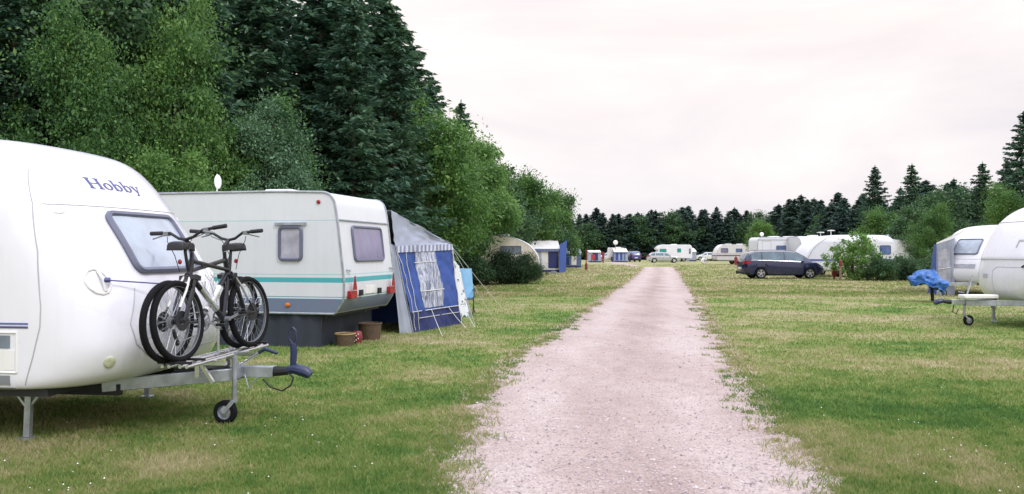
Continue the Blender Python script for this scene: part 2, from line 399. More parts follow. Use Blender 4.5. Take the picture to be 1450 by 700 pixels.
def jag(Y,s): 
    a=min(1,.35+Y/30)
    return (.20*fb(0,Y,.9,s)+.13*fb(3,Y,3.1,s+5)+.05*fb(1,Y,13,s+9))*1.0
ys=[-30.,-5,0,2.5]; y=3.2
while y<81: ys.append(y); y+=max(.03,y*.004)
V=[];U=[];F=[]
for Y in ys:
    a=float(XL(Y))+jag(Y,1); b_=float(XR(Y))+jag(Y,31)
    for t in np.linspace(0,1,9): V.append((a+(b_-a)*t,Y,.004)); U.append(t)
F=[(j*9+i,j*9+i+1,(j+1)*9+i+1,(j+1)*9+i) for j in range(len(ys)-1) for i in range(8)]
me=bpy.data.meshes.new('road'); me.from_pydata(V,[],F); at=me.attributes.new('across','FLOAT','POINT'); at.data.foreach_set('value',np.array(U,dtype=np.float32))
road=bpy.data.objects.new('gravel_road',me); COL.objects.link(road); tag(road,kind='structure')
m,nt,b=newmat('pinkish gravel'); g=N(nt,'ShaderNodeNewGeometry'); at=N(nt,'ShaderNodeAttribute'); at.attribute_name='across'
mp=N(nt,'ShaderNodeMapping'); mp.inputs['Scale'].default_value=(1,.3,1); L(nt,g.outputs['Position'],mp.inputs[0])
n0=noise(nt,1.1,4,mp.outputs[0],.6); n1=noise(nt,5,5,g.outputs['Position'],.7); n2=noise(nt,38,4,g.outputs['Position'],.8)
trk=ramp(nt,at.outputs['Fac'],[(0,.35),(.10,.75),(.24,1),(.38,.45),(.5,.15),(.62,.45),(.76,1),(.9,.7),(1,.35)])
s=N(nt,'ShaderNodeMath',operation='MULTIPLY_ADD'); L(nt,trk,s.inputs[0]); s.inputs[1].default_value=.38; L(nt,n0.outputs[0],s.inputs[2])
base=ramp(nt,s.outputs[0],[(.38,(.35,.27,.245)),(.66,(.455,.365,.335)),(.92,(.54,.46,.43))])
v=N(nt,'ShaderNodeTexVoronoi'); v.inputs['Scale'].default_value=55; L(nt,g.outputs['Position'],v.inputs['Vector'])
st=ramp(nt,v.outputs['Color'],[(0,(.62,.56,.56)),(.5,(1,1,1)),(1,(1.22,1.2,1.2))])
c=mixc(nt,.6,base,st,'MULTIPLY')
dk=ramp(nt,n2.outputs[0],[(.30,(.42,.38,.40)),(.42,(1,1,1))]); c=mixc(nt,.75,c,dk,'MULTIPLY')
c=mixc(nt,.5,c,ramp(nt,n1.outputs[0],[(.3,(.78,.74,.74)),(.65,(1.08,1.05,1.05))]),'MULTIPLY')
L(nt,c,b.inputs['Base Color']); b.inputs['Roughness'].default_value=.9; b.inputs['Specular IOR Level'].default_value=.2
bp=N(nt,'ShaderNodeBump'); bp.inputs['Strength'].default_value=1; bp.inputs['Distance'].default_value=.012
ad=N(nt,'ShaderNodeMath',operation='ADD'); L(nt,n2.outputs[0],ad.inputs[0]); L(nt,v.outputs['Distance'],ad.inputs[1]); L(nt,ad.outputs[0],bp.inputs['Height']); L(nt,bp.outputs[0],b.inputs['Normal'])
me.materials.append(m); roadmat=m
# side path turning off to the left at the far end
pp=[W2(905,379.0),W2(893,377.2),W2(874,374.3),W2(856,372),W2(856,371.2),W2(874,371.4),W2(890,373.6),W2(905,376.4)]
mb=MB(); mb.add([(x,y,.004) for x,y in pp],[tuple(range(8))]); o=mb.build('side_path',roadmat,smooth=0); tag(o,kind='structure')

# blades of grass
def roadmask(X,Y):
    jl=np.array([jag(float(y),1) for y in np.arange(3,60,.05)]); jr=np.array([jag(float(y),31) for y in np.arange(3,60,.05)]); gy=np.arange(3,60,.05)
    return (X>XL(Y)+np.interp(Y,gy,jl)),(X<XR(Y)+np.interp(Y,gy,jr))
def grass(n,ymin,ymax,hs,ws):
    px=RNG.uniform(-120,1570,n); iy=RNG.uniform(1/ymax,1/ymin,n); Y=1/iy; X=(px-CX)/FPX*Y
    Y=Y+RNG.uniform(-.05,.05,n)
    a,b=roadmask(X,Y); keep=~(a&b)
    # thinner within half a metre of the road, and clumpy
    dist=np.maximum(XL(Y)-X,X-XR(Y)); keep&=(RNG.random(n)<np.clip((dist+.3)*2.2,.15,1))
    X=X[keep];Y=Y[keep];n=len(X)
    h=hs*RNG.uniform(.5,1.25,n)*(1+Y*.012); wd=ws*RNG.uniform(.6,1.3,n)*(.6+Y/9)
    an=RNG.uniform(0,2*np.pi,n); le=h*RNG.uniform(.2,1.1,n); la=RNG.uniform(0,2*np.pi,n)
    V=np.zeros((n,3,3)); dx=np.cos(an)*wd/2; dy=np.sin(an)*wd/2
    V[:,0]=np.stack([X-dx,Y-dy,np.zeros(n)],1); V[:,1]=np.stack([X+dx,Y+dy,np.zeros(n)],1); V[:,2]=np.stack([X+np.cos(la)*le,Y+np.sin(la)*le,h],1)
    return V
m,nt,b=newmat('grass blades'); gc,_,_=grasscol(nt,True); L(nt,gc,b.inputs['Base Color']); b.inputs['Roughness'].default_value=.6; b.inputs['Specular IOR Level'].default_value=.2
t=N(nt,'ShaderNodeBsdfTranslucent'); L(nt,gc,t.inputs['Color']); mx=N(nt,'ShaderNodeMixShader'); mx.inputs[0].default_value=.45
L(nt,b.outputs[0],mx.inputs[1]); L(nt,t.outputs[0],mx.inputs[2]); L(nt,mx.outputs[0],nt.nodes['Material Output'].inputs[0])
VV=np.concatenate([grass(380000,4.3,32,.034,.009),grass(90000,28,95,.045,.016)])
# verge tufts overlapping the road edge
Yt=1/RNG.uniform(1/26,1/4.6,520); sd=RNG.random(520)<.5
Xt=np.where(sd,XL(Yt)-RNG.normal(.03,.13,520),XR(Yt)+RNG.normal(.03,.16,520))
k=26; X=np.repeat(Xt,k)+RNG.normal(0,.05,520*k); Y=np.repeat(Yt,k)+RNG.normal(0,.05,520*k); n=len(X)
h=.045*RNG.uniform(.4,1.3,n); wd=.009*(.6+Y/10); an=RNG.uniform(0,6.28,n); la=RNG.uniform(0,6.28,n); le=h*RNG.uniform(.3,1.3,n)
Vt=np.zeros((n,3,3)); Vt[:,0]=np.stack([X-np.cos(an)*wd/2,Y-np.sin(an)*wd/2,np.zeros(n)],1); Vt[:,1]=np.stack([X+np.cos(an)*wd/2,Y+np.sin(an)*wd/2,np.zeros(n)],1); Vt[:,2]=np.stack([X+np.cos(la)*le,Y+np.sin(la)*le,h],1)
me=np_mesh('grass_blades',np.concatenate([VV,Vt]),3,m); o=bpy.data.objects.new('grass',me); COL.objects.link(o)
tag(o,'short mown patchy green and straw-coloured grass on both sides of the gravel road','grass',kind='stuff')
# loose stones
n=15000; px=RNG.uniform(500,1330,n); Y=1/RNG.uniform(1/22,1/4.6,n); X=(px-CX)/FPX*Y
keep=(X>XL(Y)-.1)&(X<XR(Y)+.1); X=X[keep];Y=Y[keep];n=len(X)
r=(.004+RNG.gamma(1.6,.0028,n))*(.8+Y/18)
octv=np.array([(1,0,0),(0,1,0),(-1,0,0),(0,-1,0),(0,0,1),(0,0,-1)],float); octf=[(0,1,4),(1,2,4),(2,3,4),(3,0,4)]
P=octv[None]*r[:,None,None]*RNG.uniform(.6,1.2,(n,6,1)); an=RNG.uniform(0,6.28,n); ca,sa=np.cos(an)[:,None],np.sin(an)[:,None]
x_=P[:,:,0]*ca-P[:,:,1]*sa; y_=P[:,:,0]*sa+P[:,:,1]*ca; P=np.stack([x_+X[:,None],y_+Y[:,None],P[:,:,2]*.7+.006],2)
V=np.stack([P[:,f] for f in octf],1).reshape(-1,3,3)
me=np_mesh('stones',V,3,None); me.materials.clear()
m,nt,b=newmat('loose stone'); g=N(nt,'ShaderNodeNewGeometry'); nz=noise(nt,14,2,g.outputs['Position'],.9)
L(nt,ramp(nt,nz.outputs[0],[(.36,(.20,.16,.17)),(.46,(.42,.34,.34)),(.60,(.52,.45,.45)),(.70,(.60,.56,.55))]),b.inputs['Base Color']); b.inputs['Roughness'].default_value=.85
me.materials.append(m); o=bpy.data.objects.new('loose_stones',me); COL.objects.link(o); tag(o,'loose grey and pink stones scattered over the gravel road','stones',kind='stuff')
# white clover heads and fallen petals in the lawn
n=230; px=RNG.uniform(-50,1500,n); Y=1/RNG.uniform(1/16,1/4.8,n); X=(px-CX)/FPX*Y; keep=((X<XL(Y)-.5)|(X>XR(Y)+.5)); X=X[keep];Y=Y[keep];n=len(X)
r=RNG.uniform(.004,.008,n); P=octv[None]*r[:,None,None]+np.stack([X,Y,np.full(n,.04)],1)[:,None]; V=np.stack([P[:,f] for f in octf],1).reshape(-1,3,3)
me=np_mesh('clover',V,3,M['white']); o=bpy.data.objects.new('clover_flowers',me); COL.objects.link(o); tag(o,'tiny white clover flowers dotted over the lawn','flowers',kind='stuff')

# ------------------------------------------------------------------ trees
def quads(C,D,S,Ln,Wd):
    """C centres, D length dirs, S side dirs -> (n,4,3) pointed leaves"""
    a=C-D*Ln[:,None]*.5; b=C+S*Wd[:,None]*.5; c=C+D*Ln[:,None]*.5; d=C-S*Wd[:,None]*.5
    return np.stack([a,b,c,d],1)
def unit(v): return v/np.maximum(1e-9,np.linalg.norm(v,axis=-1,keepdims=True))
def conifer_mesh(h,r,seed,leaf=.34,dens=1.0,z0=.3,ragged=.25):
    g=np.random.default_rng(seed); C=[];D=[];mb=MB(); mb.tube([(0,0,0),(0,0,h*.5),(g.normal(0,.05),0,h*.97)],[h*.016+.03,h*.009+.02,.015],8)
    z=z0
    while z<h-.15:
        t=1-z/h; Lb=r*(t**.62)*(1.0 if z>h*.12 else .8)
        nb=int(6+3*t); ph=g.uniform(0,6.28)
        for k in range(nb):
            l=max(.12,Lb*g.uniform(1-ragged*1.6,1+ragged*.6)); a=ph+6.28*k/nb+g.normal(0,.25); zz=z+g.normal(0,.1)
            dr=Vector((math.cos(a),math.sin(a),0)); dirn=np.array(dr)
            drop=.10+.28*t
            if l>.5: mb.tube([(0,0,zz),tuple(dirn*l*.5+np.array([0,0,zz-drop*l*.35])),tuple(dirn*l*.95+np.array([0,0,zz-drop*l*.45]))],[.012+.014*l*.6,.012,.004],4,cap=False)
            m_=max(7,int(l*24*dens)); u=g.uniform(.12,1.02,m_)**.8; side=g.choice([-1,1],m_)
            per=np.array([-dirn[1],dirn[0],0]); spread=g.uniform(0,.34,m_)*l*(1.05-u*.75)
            P=dirn[None]*(u*l)[:,None]+per[None]*(side*spread)[:,None]
            P[:,2]+=zz-drop*l*(u**.9)*.75+.16*l*u**3-g.uniform(0,.26,m_)*(.5+t)
            d=unit(dirn[None]*.7+per[None]*side[:,None]*g.uniform(.2,1.1,m_)[:,None]+np.stack([g.normal(0,.2,m_),g.normal(0,.2,m_),g.normal(-.22,.28,m_)],1))
            C.append(P); D.append(d)
        z+=max(.13,.034*h*(.35+t*.6)*g.uniform(.7,1.15))
    # leader
    C.append(np.stack([np.zeros(14),np.zeros(14),g.uniform(h-.9,h,14)],1)); D.append(unit(np.stack([g.normal(0,.5,14),g.normal(0,.5,14),g.uniform(.3,1.2,14)],1)))
    C=np.concatenate(C);D=np.concatenate(D);n=len(C)
    S=unit(np.cross(D,unit(g.normal(0,1,(n,3))+np.array([0,0,1.6])))); Ln=leaf*g.uniform(.6,1.3,n); 
    return mb,quads(C,D,S,Ln,Ln*g.uniform(.26,.42,n))
def broad_mesh(h,rx,seed,leaf=.13,nl=26000,base=.18,lobes=46,trunk=True,rz=None,sparse=0,csz=.30):
    g=np.random.default_rng(seed); mb=MB(); zc=h*(base+(1-base)*.5); rz=rz or h*(1-base)*.5
    tr=h*.02+.03
    if trunk: mb.tube([(0,0,-.05),(g.normal(0,.05),g.normal(0,.05),h*.3),(g.normal(0,.15),g.normal(0,.15),h*.62)],[tr*1.3,tr,tr*.5],9)
    cl=[]; lobes=int(lobes*1.7); csz*=.78; sd=seed*3.7
    def lump(d): return .80+.42*mnoise.fractal(Vector((d[0]*1.5,d[1]*1.5,d[2]*1.5+sd)),.8,2,3)
    for k in range(lobes):
        d=unit(g.normal(0,1,3)); q=g.uniform(.25,1.0)**.5*max(.45,lump(d)+.12)
        taper=1-.30*max(0,d[2])
        p=np.array([d[0]*rx*q*taper,d[1]*rx*q*taper,zc+d[2]*rz*q*(1.12 if d[2]>0 else 1)]); rr=rx*csz*g.uniform(.45,1.5)
        p[2]=max(p[2],rr*.5); cl.append((p,rr))
        if k%3==0:
            st=np.array([0,0,min(h*.6,max(h*.1,p[2]*g.uniform(.5,.8)))]); mid=(st+p)/2+np.array([g.normal(0,.12),g.normal(0,.12),.06*h*g.uniform(-.3,.5)])
            mb.tube([tuple(st),tuple(mid),tuple(st+(p-st)*.9)],[tr*.30,tr*.16,tr*.05],5,cap=False)
    w_=np.array([c[1]**2.1 for c in cl]); w_/=w_.sum(); idx=g.choice(len(cl),nl,p=w_)
    cp=np.array([c[0] for c in cl])[idx]; cr=np.array([c[1] for c in cl])[idx]
    d=unit(g.normal(0,1,(nl,3))); q=g.uniform(.05,1,nl)**.5
    # about a quarter of the leaves sit on loose sprays between and beyond the clumps
    loose=g.random(nl)<.28; q=np.where(loose,g.uniform(.8,1.9,nl),q)
    spr=unit(g.normal(0,1,(260,3))+np.array([0,0,.25])); si=g.integers(0,260,nl); d=np.where(loose[:,None],unit(spr[si]+g.normal(0,.16,(nl,3))),d)
    P=cp+d*(cr*q)[:,None]*np.array([1,1,.85])
    P[:,2]=np.maximum(P[:,2],.04)
    Dv=unit(d*.6+g.normal(0,.55,(nl,3))+np.array([0,0,-.15])); S=unit(np.cross(Dv,unit(g.normal(0,.9,(nl,3))+np.array([0,0,1.0])))); Ln=leaf*g.gamma(7,1/7,nl)
    return mb,quads(P,Dv,S,Ln,Ln*g.uniform(.4,.7,nl))
PROTO={}
def tree_proto(key,name,kind,mat,*a,**k):
    mb,q=(conifer_mesh if kind=='c' else broad_mesh)(*a,**k)
    PROTO[key]=(name,mb,np_mesh('crown',q,4,M[mat]),{})
def tree(key,x,y,h,label,cat='tree',group=None,wide=1.0,yaw=None):
    name,mb,cm,cache=PROTO[key]
    if 't' not in cache:
        me=bpy.data.meshes.new('trunk'); me.from_pydata(mb.v,[],mb.f); me.materials.append(M['bark']); me.shade_smooth(); cache['t']=me
        cache['h']=max(v.co.z for v in cm.vertices)
    s=h/cache['h']; t=thing(name,label,cat,(x,y,0),random.uniform(0,360) if yaw is None else yaw,group); t.scale=(s*wide,s*wide,s)
    for nm,me in (('trunk',cache['t']),('crown',cm)):
        o=bpy.data.objects.new(nm if cat!='shrub' or nm=='crown' else 'stem',me); COL.objects.link(o); o.parent=t
    return t
tree_proto('s1','spruce_tree','c','spruce',14,3.5,11,dens=1.5,leaf=.36,ragged=.35)
tree_proto('s2','spruce_tree','c','spruce',13,3.1,12,dens=1.5,leaf=.36,ragged=.5)
tree_proto('f1','spruce_tree','c','fir',9,2.3,13,dens=1.1,leaf=.42)
tree_proto('f2','spruce_tree','c','fir',9,2.0,14,dens=1.1,leaf=.42,ragged=.55)
tree_proto('f3','spruce_tree','c','fir',8,2.7,15,dens=1.1,leaf=.42,ragged=.35)
tree_proto('b1','broadleaf_tree','b','leafgreen',8,2.7,21,nl=80000,leaf=.10,base=.05)
tree_proto('b2','broadleaf_tree','b','leafdark',9,2.9,22,nl=70000,leaf=.115,base=.05,lobes=60)
tree_proto('b3','broadleaf_tree','b','leafbright',7.7,2.7,23,nl=60000,leaf=.12,base=.04,lobes=64,csz=.27)
tree_proto('b4','broadleaf_tree','b','leafblue',8.5,2.5,24,nl=70000,leaf=.10,base=.05,lobes=46)
tree_proto('g1','broadleaf_tree','b','leafgreen',8.5,3.1,25,nl=30000,leaf=.19,base=.08,lobes=34)
tree_proto('g2','broadleaf_tree','b','leafdark',8,3.0,26,nl=26000,leaf=.2,base=.05,lobes=34)
tree_proto('k1','bush','b','leafbush',2.2,1.6,27,nl=34000,leaf=.075,base=0,lobes=44,csz=.3)
tree_proto('k2','bush','b','leafbright',2.6,1.3,28,nl=9000,leaf=.11,base=.02,lobes=34,csz=.24)
tree_proto('k3','bush','b','leafdark',1.7,1.7,29,nl=16000,leaf=.10,base=0,lobes=36,csz=.28)
tree_proto('b5','broadleaf_tree','b','leafbright',7,2.5,33,nl=52000,leaf=.12,base=.2,lobes=56,csz=.27)
# ------------------------------------------------------------------ caravan bodies
def cubic(xs,ys):
    xs=np.array(xs,float); ys=np.array(ys,float); n=len(xs)
    d=np.diff(ys)/np.diff(xs); m=np.zeros(n); m[0]=d[0]; m[-1]=d[-1]
    for i in range(1,n-1): m[i]=0 if d[i-1]*d[i]<=0 else 2*d[i-1]*d[i]/(d[i-1]+d[i])
    def f(x):
        x=min(max(x,xs[0]),xs[-1]); i=min(n-2,max(0,int(np.searchsorted(xs,x)-1))); h=xs[i+1]-xs[i]; t=(x-xs[i])/h
        return (2*t**3-3*t*t+1)*ys[i]+(t**3-2*t*t+t)*h*m[i]+(-2*t**3+3*t*t)*ys[i+1]+(t**3-t*t)*h*m[i+1]
    return f
class Loft:
    """moulded caravan shell: rings of superellipse corners. levels: (z, front x, half width, rear x)"""
    def __init__(s,levels,cf=.62,cr=.25,n=2.4,sub=5):
        k=list(range(len(levels))); fz,fF,fw,fr=[cubic(k,[l[i] for l in levels]) for i in range(4)]
        ks=np.linspace(0,len(levels)-1,(len(levels)-1)*sub+1)
        s.rows=[(fz(q),fF(q),fw(q),fr(q)) for q in ks]; s.cf,s.cr,s.n=cf,cr,n
        s.zs=[r[0] for r in s.rows]
    def at(s,z):
        return tuple(np.interp(z,s.zs,[r[i] for r in s.rows]) for i in (1,2,3))
    def front(s,t,z,off=0):
        def p(t,z):
            F,w,_=s.at(z); q=max(0,1-(min(abs(t)/w,1))**s.n)**(1/s.n); return Vector((F-s.cf+s.cf*q,t,z))
        P=p(t,z); e=.01; nrm=(p(t+e,z)-p(t-e,z)).cross(p(t,z+e)-p(t,z-e)).normalized()
        if nrm.x<0: nrm=-nrm
        return P+nrm*off,nrm
    def side(s,x,z,off=0,sg=-1):
        F,w,_=s.at(z); xi=F-s.cf; y=w
        if x>xi: y=w*max(0,1-min(1,(x-xi)/s.cf)**s.n)**(1/s.n)
        return Vector((x,sg*(y+off),z)),Vector((0,sg,0))
    def mesh(s):
        mb=MB(); m1,m2=26,12; rings=[]
        for z,F,w,Rr in s.rows:
            ring=[]
            for i in range(m1+1):
                a=-math.pi/2+math.pi*i/m1; c,sn=math.cos(a),math.sin(a); e=2/s.n
                ring.append((F-s.cf+s.cf*abs(c)**e,w*math.copysign(abs(sn)**e,sn),z))
            for k in range(1,6): ring.append((F-s.cf+(Rr+s.cr-(F-s.cf))*k/6,w,z))
            for i in range(m2+1):
                a=math.pi/2+math.pi*i/m2; c,sn=math.cos(a),math.sin(a); e=2/3.2
                ring.append((Rr+s.cr-s.cr*abs(c)**e,w*math.copysign(abs(sn)**e,sn),z))
            for k in range(1,6): ring.append((Rr+s.cr-(Rr+s.cr-(F-s.cf))*k/6,-w,z))
            rings.append(ring)
        n=len(rings[0]); vs=[p for r in rings for p in r]
        fs=[(j*n+i,j*n+(i+1)%n,(j+1)*n+(i+1)%n,(j+1)*n+i) for j in range(len(rings)-1) for i in range(n)]
        fs.append(tuple(range(n-1,-1,-1))); o=(len(rings)-1)*n; fs.append(tuple(o+i for i in range(n)))
        return mb.add(vs,fs)
class Box:
    """panelled caravan: side profile extruded across the width. prof: closed (x,z) outline starting bottom of the +x end, going up, over the roof"""
    def __init__(s,prof,w): s.p=prof; s.w=w/2
    def front(s,t,z,off=0,end=1):
        best=None
        for a,b in zip(s.p,s.p[1:]+s.p[:1]):
            if (a[1]-z)*(b[1]-z)<=0 and abs(a[1]-b[1])>1e-6:
                u=(z-a[1])/(b[1]-a[1]); x=a[0]+u*(b[0]-a[0])
                if best is None or x*end>best[0]*end: best=(x,(b[0]-a[0],b[1]-a[1]))
        x,(dx,dz)=best; nrm=Vector((dz,0,-dx)).normalized()
        if nrm.x*end<0: nrm=-nrm
        return Vector((x,t,z))+nrm*off,nrm
    def side(s,x,z,off=0,sg=-1): return Vector((x,sg*(s.w+off),z)),Vector((0,sg,0))
    def mesh(s): return MB().prism(s.p,-s.w,s.w)
def smoothprof(pts,closed_from=None,n=4):
    """round the corners of an outline: pts (x,z,r)"""
    out=[]; m=len(pts)
    for i in range(m):
        p=Vector(pts[i][:2]); r=pts[i][2] if len(pts[i])>2 else 0
        if r==0: out.append(tuple(p)); continue
        a=Vector(pts[i-1][:2]); b=Vector(pts[(i+1)%m][:2]); da=(a-p); db=(b-p); r=min(r,da.length*.48,db.length*.48)
        A=p+da.normalized()*r; B=p+db.normalized()*r
        for k in range(n+1):
            t=k/n; out.append(tuple(A*(1-t)**2+p*2*t*(1-t)+B*t*t))
    return out
def rrect(a0,a1,b0,b1,r,n=4,per=3):
    pts=[]
    for cx,cy,s in ((a1-r,b1-r,0),(a0+r,b1-r,90),(a0+r,b0+r,180),(a1-r,b0+r,270)):
        for k in range(n+1):
            a=R(s+90*k/n); pts.append((cx+r*math.cos(a),cy+r*math.sin(a)))
    out=[]
    for i in range(len(pts)):
        p,q=pts[i],pts[(i+1)%len(pts)]; k=per if math.hypot(q[0]-p[0],q[1]-p[1])>.1 else 1
        for j in range(k): out.append((p[0]+(q[0]-p[0])*j/k,p[1]+(q[1]-p[1])*j/k))
    return out
def window(par,fn,a0,a1,b0,b1,r=.06,fr=.022,glass='glass',frame='frame',name='window',skew=0,grid=(6,5),out=.012):
    """fn(a,b,off)->(P,N); frame ring object with pane child"""
    lp=rrect(a0,a1,b0,b1,r); pts=[fn(a+skew*(b-b0),b,out)[0] for a,b in lp]
    o=MB().tube(pts,fr,6,closed=True).build(name,M[frame],par)
    def g(u,v):
        a=a0+fr*.2+(a1-a0-fr*.4)*u; b=b0+fr*.2+(b1-b0-fr*.4)*v; 
        # pull grid corners inside the rounded outline
        cu=min(u,1-u)*(a1-a0); cv=min(v,1-v)*(b1-b0)
        if cu<1e-6 and cv<1e-6:
            a+= r*.3*(1 if u<.5 else -1); b+=r*.3*(1 if v<.5 else -1)
        return fn(a+skew*(b-b0),b,out)
    MB().grid(g,grid[0],grid[1],thick=out*.9).build('pane',M[glass],o)
    return o
def plate(par,name,fn,a0,a1,b0,b1,mat,off=.01,nu=2,nv=2,r=0,label=None):
    return MB().grid(lambda u,v:fn(a0+(a1-a0)*u,b0+(b1-b0)*v,off),nu,nv,thick=off*.95).build(name,M[mat],par,label=label)
def line(par,name,fn,pts,r,mat,n=12,label=None,closed=False):
    P=[]
    for (a,b),(c,d) in zip(pts,pts[1:]):
        for k in range(n): P.append(fn(a+(c-a)*k/n,b+(d-b)*k/n,0)[0])
    P.append(fn(*pts[-1],0)[0])
    return MB().tube(P,r,6,closed=closed).build(name,M[mat],par,label=label)
def wheel(par,x,y,r=.33,wd=.19,rim='galv',spokes=0,hub=.62,side=-1,name='wheel'):
    T=Matrix.Translation((x,y,r)); h=wd/2
    o=MB().lathe([(r*hub,-h*.8),(r*.86,-h),(r*.97,-h*.8),(r,-h*.4),(r,h*.4),(r*.97,h*.8),(r*.86,h),(r*hub,h*.8)],T,28,closed=True).build('tyre' if False else name,M['tyre'],par)
    mb=MB(); q=side*h*.8
    mb.lathe([(r*hub*1.02,q),(r*hub*.93,q),(r*hub*.9,q*.55),(r*hub*.9,q*.3)]+([(0.001,q*.3)] if not spokes else []),T,28)
    if spokes: bk_=MB().lathe([(r*hub*.92,-q*.2),(r*hub*.92,q*.32),(.001,q*.32)],T,24)  # black dish added behind the spokes, painting in the dark gaps
    if spokes:
        for k in range(spokes):
            a=2*math.pi*k/spokes+.3
            for da in (-.16,.16): mb.bar((x+.12*r*math.cos(a),y+q*.8,r+.12*r*math.sin(a)),(x+r*hub*.96*math.cos(a+da),y+q*.85,r+r*hub*.96*math.sin(a+da)),r*.085,r*.085,(0,1,0))
        mb.lathe([(r*.16,q*.9),(.001,q*.95)],T,12)
    else:
        mb.lathe([(r*.3,q*.3),(r*.26,q*.9),(.001,q*.95)],T,16)
    mb.build('rim',M[rim],o)
    if spokes: bk_.build('dark_rim_dish',M['black'],o)
    return o
def drawbar(par,x0,x1,z0,z1,spread=.5,jx=None,jw=True,mat='galv',jy=-.12):
    """A-frame from the body (x0) to the coupling (x1)"""
    mb=MB(); 
    for sg in (-1,1): mb.bar((x0,sg*spread,z0),(x1-.42,sg*.05,z1-.02),.055,.11)
    mb.box((x1-.32,0,z1),(.42,.10,.10)); mb.bar((x0+.3,-spread*.75,z0),(x0+.3,spread*.75,z0),.04,.05)
    mb.build('drawbar',M[mat],par,bevel=.004)
    c=MB(); c.tube([(x1-.14,0,z1),(x1+.02,0,z1+.01)],[.05,.04],10); c.build('gaiter',M['black'],par)
    c=MB(); c.tube([(x1,0,z1+.01),(x1+.08,0,z1+.03),(x1+.2,0,z1-.0),(x1+.24,0,z1-.03)],[.035,.05,.055,.04],10); c.build('coupling_head',M['bluegrip'],par)
    if jw:
        jx=x1-.5 if jx is None else jx
        o=MB().tube([(jx,jy,.20),(jx,jy,z1+.15)],.024,10).tube([(jx,jy,z1+.15),(jx,jy,z1+.19),(jx+.12,jy-.02,z1+.20)],.009,6).box((jx,jy*.6,z1),(.07,.1,.09)).build('jockey_wheel',M[mat],par)
        T=Matrix.Translation((jx-.09,jy,.11)); MB().lathe([(.065,-.035),(.10,-.035),(.11,-.02),(.11,.02),(.10,.035),(.065,.035)],T,20,closed=True).build('tyre',M['tyre'],o)
        MB().lathe([(.066,-.03),(.06,-.015),(.02,-.03),(.001,-.03)],T,16).lathe([(.066,.03),(.06,.015),(.02,.03),(.001,.03)],T,16).bar((jx-.09,jy-.05,.11),(jx,jy-.03,.22),.02,.035).bar((jx-.09,jy+.05,.11),(jx,jy+.03,.22),.02,.035).build('rim',M[mat],o)
def leg(par,x,y,ztop,mat='galv'):
    mb=MB(); mb.bar((x,y,.03),(x+.02,y,ztop),.055,.04,(0,1,0)); mb.box((x,y,.012),(.12,.12,.024)); mb.bar((x-.14,y,ztop-.02),(x,y,.27),.02,.02); mb.bar((x+.16,y,ztop-.02),(x+.01,y,.27),.02,.02)
    mb.build('support_leg',M[mat],par)
# ------------------------------------------------------------------ the near white caravan with the bicycles
HB=Loft([(.45,.54,1.10,-5.5),(.47,.64,1.135,-5.55),(.56,.78,1.15,-5.58),(.80,.88,1.15,-5.6),(1.1,.84,1.15,-5.6),(1.38,.74,1.15,-5.6),(1.6,.62,1.15,-5.6),(1.96,.38,1.145,-5.58),(2.25,.16,1.13,-5.55),(2.45,-.04,1.09,-5.5),(2.55,-.22,1.02,-5.4),(2.605,-.48,.88,-5.25),(2.63,-.9,.6,-4.9),(2.64,-1.8,.2,-4)],cf=.78,n=2.9)
HOBBY_LOC=(-3.94,7.72,0); HOBBY_YAW=-7
hb=thing('touring_caravan','big white touring caravan with two bicycles on its drawbar rack, nearest on the left','caravan',HOBBY_LOC,HOBBY_YAW)
HB.mesh().build('body',M['gelcoat'],hb,smooth=50)
# floor pan under the shell
MB().box((-2.6,0,.42),(5.6,2.1,.07)).bar((-5,-.55,.36),(.5,-.5,.36),.05,.1).bar((-5,.55,.36),(.5,.5,.36),.05,.1).build('chassis',M['under'],hb)
# flat side wall panels in front of the shell (both sides)
for sg in (-1,1):
    fn=lambda a,b,off,sg=sg: HB.side(a,b,off,sg)
    line(hb,'seam',lambda a,b,off,fn=fn: fn(a,b,-.002),[(.06,.46),(.14,.72),(.205,.98),(.21,1.15),(.16,1.6),(.05,2.0),(-.08,2.3)],.006,'groove',6)
    plate(hb,'side_stripe',fn,-5.3,.10,.995,1.01,'stripeblue',.004,30,1)
    plate(hb,'side_stripe',fn,-5.3,.10,.965,.982,'navy',.004,30,1)
sf=lambda a,b,off: HB.side(a,b,off,-1)
hatch=line(hb,'service_hatch',sf,[(.0,.60),(.0,.93),(-.86,.93),(-.86,.60),(.0,.60)],.011,'white',6)
plate(hatch,'hatch_vent',sf,-.80,-.06,.80,.905,'glass',.006)
plate(hatch,'hatch_panel',sf,-.84,-.02,.62,.785,'white',.004)
plate(hb,'vent',sf,-.16,-.06,.495,.575,'grey',.006)
plate(hb,'skirt_rail',sf,-5.2,-.02,.455,.475,'groove',.008,20,1)
for x0,x1 in ((-1.9,-1.1),(-3.6,-2.5),(-5.1,-4.4)): 
    for sg in (-1,1):
        window(hb,lambda a,b,off,sg=sg: HB.side(a,b,off,sg),x0,x1,1.35,1.95,glass='glassdark')
line(hb,'door_frame',lambda a,b,off: HB.side(a,b,off,1),[(-2.3,.5),(-2.3,2.25),(-1.65,2.25) if False else (-1.7,2.2),(-1.7,.5)],.008,'groove')
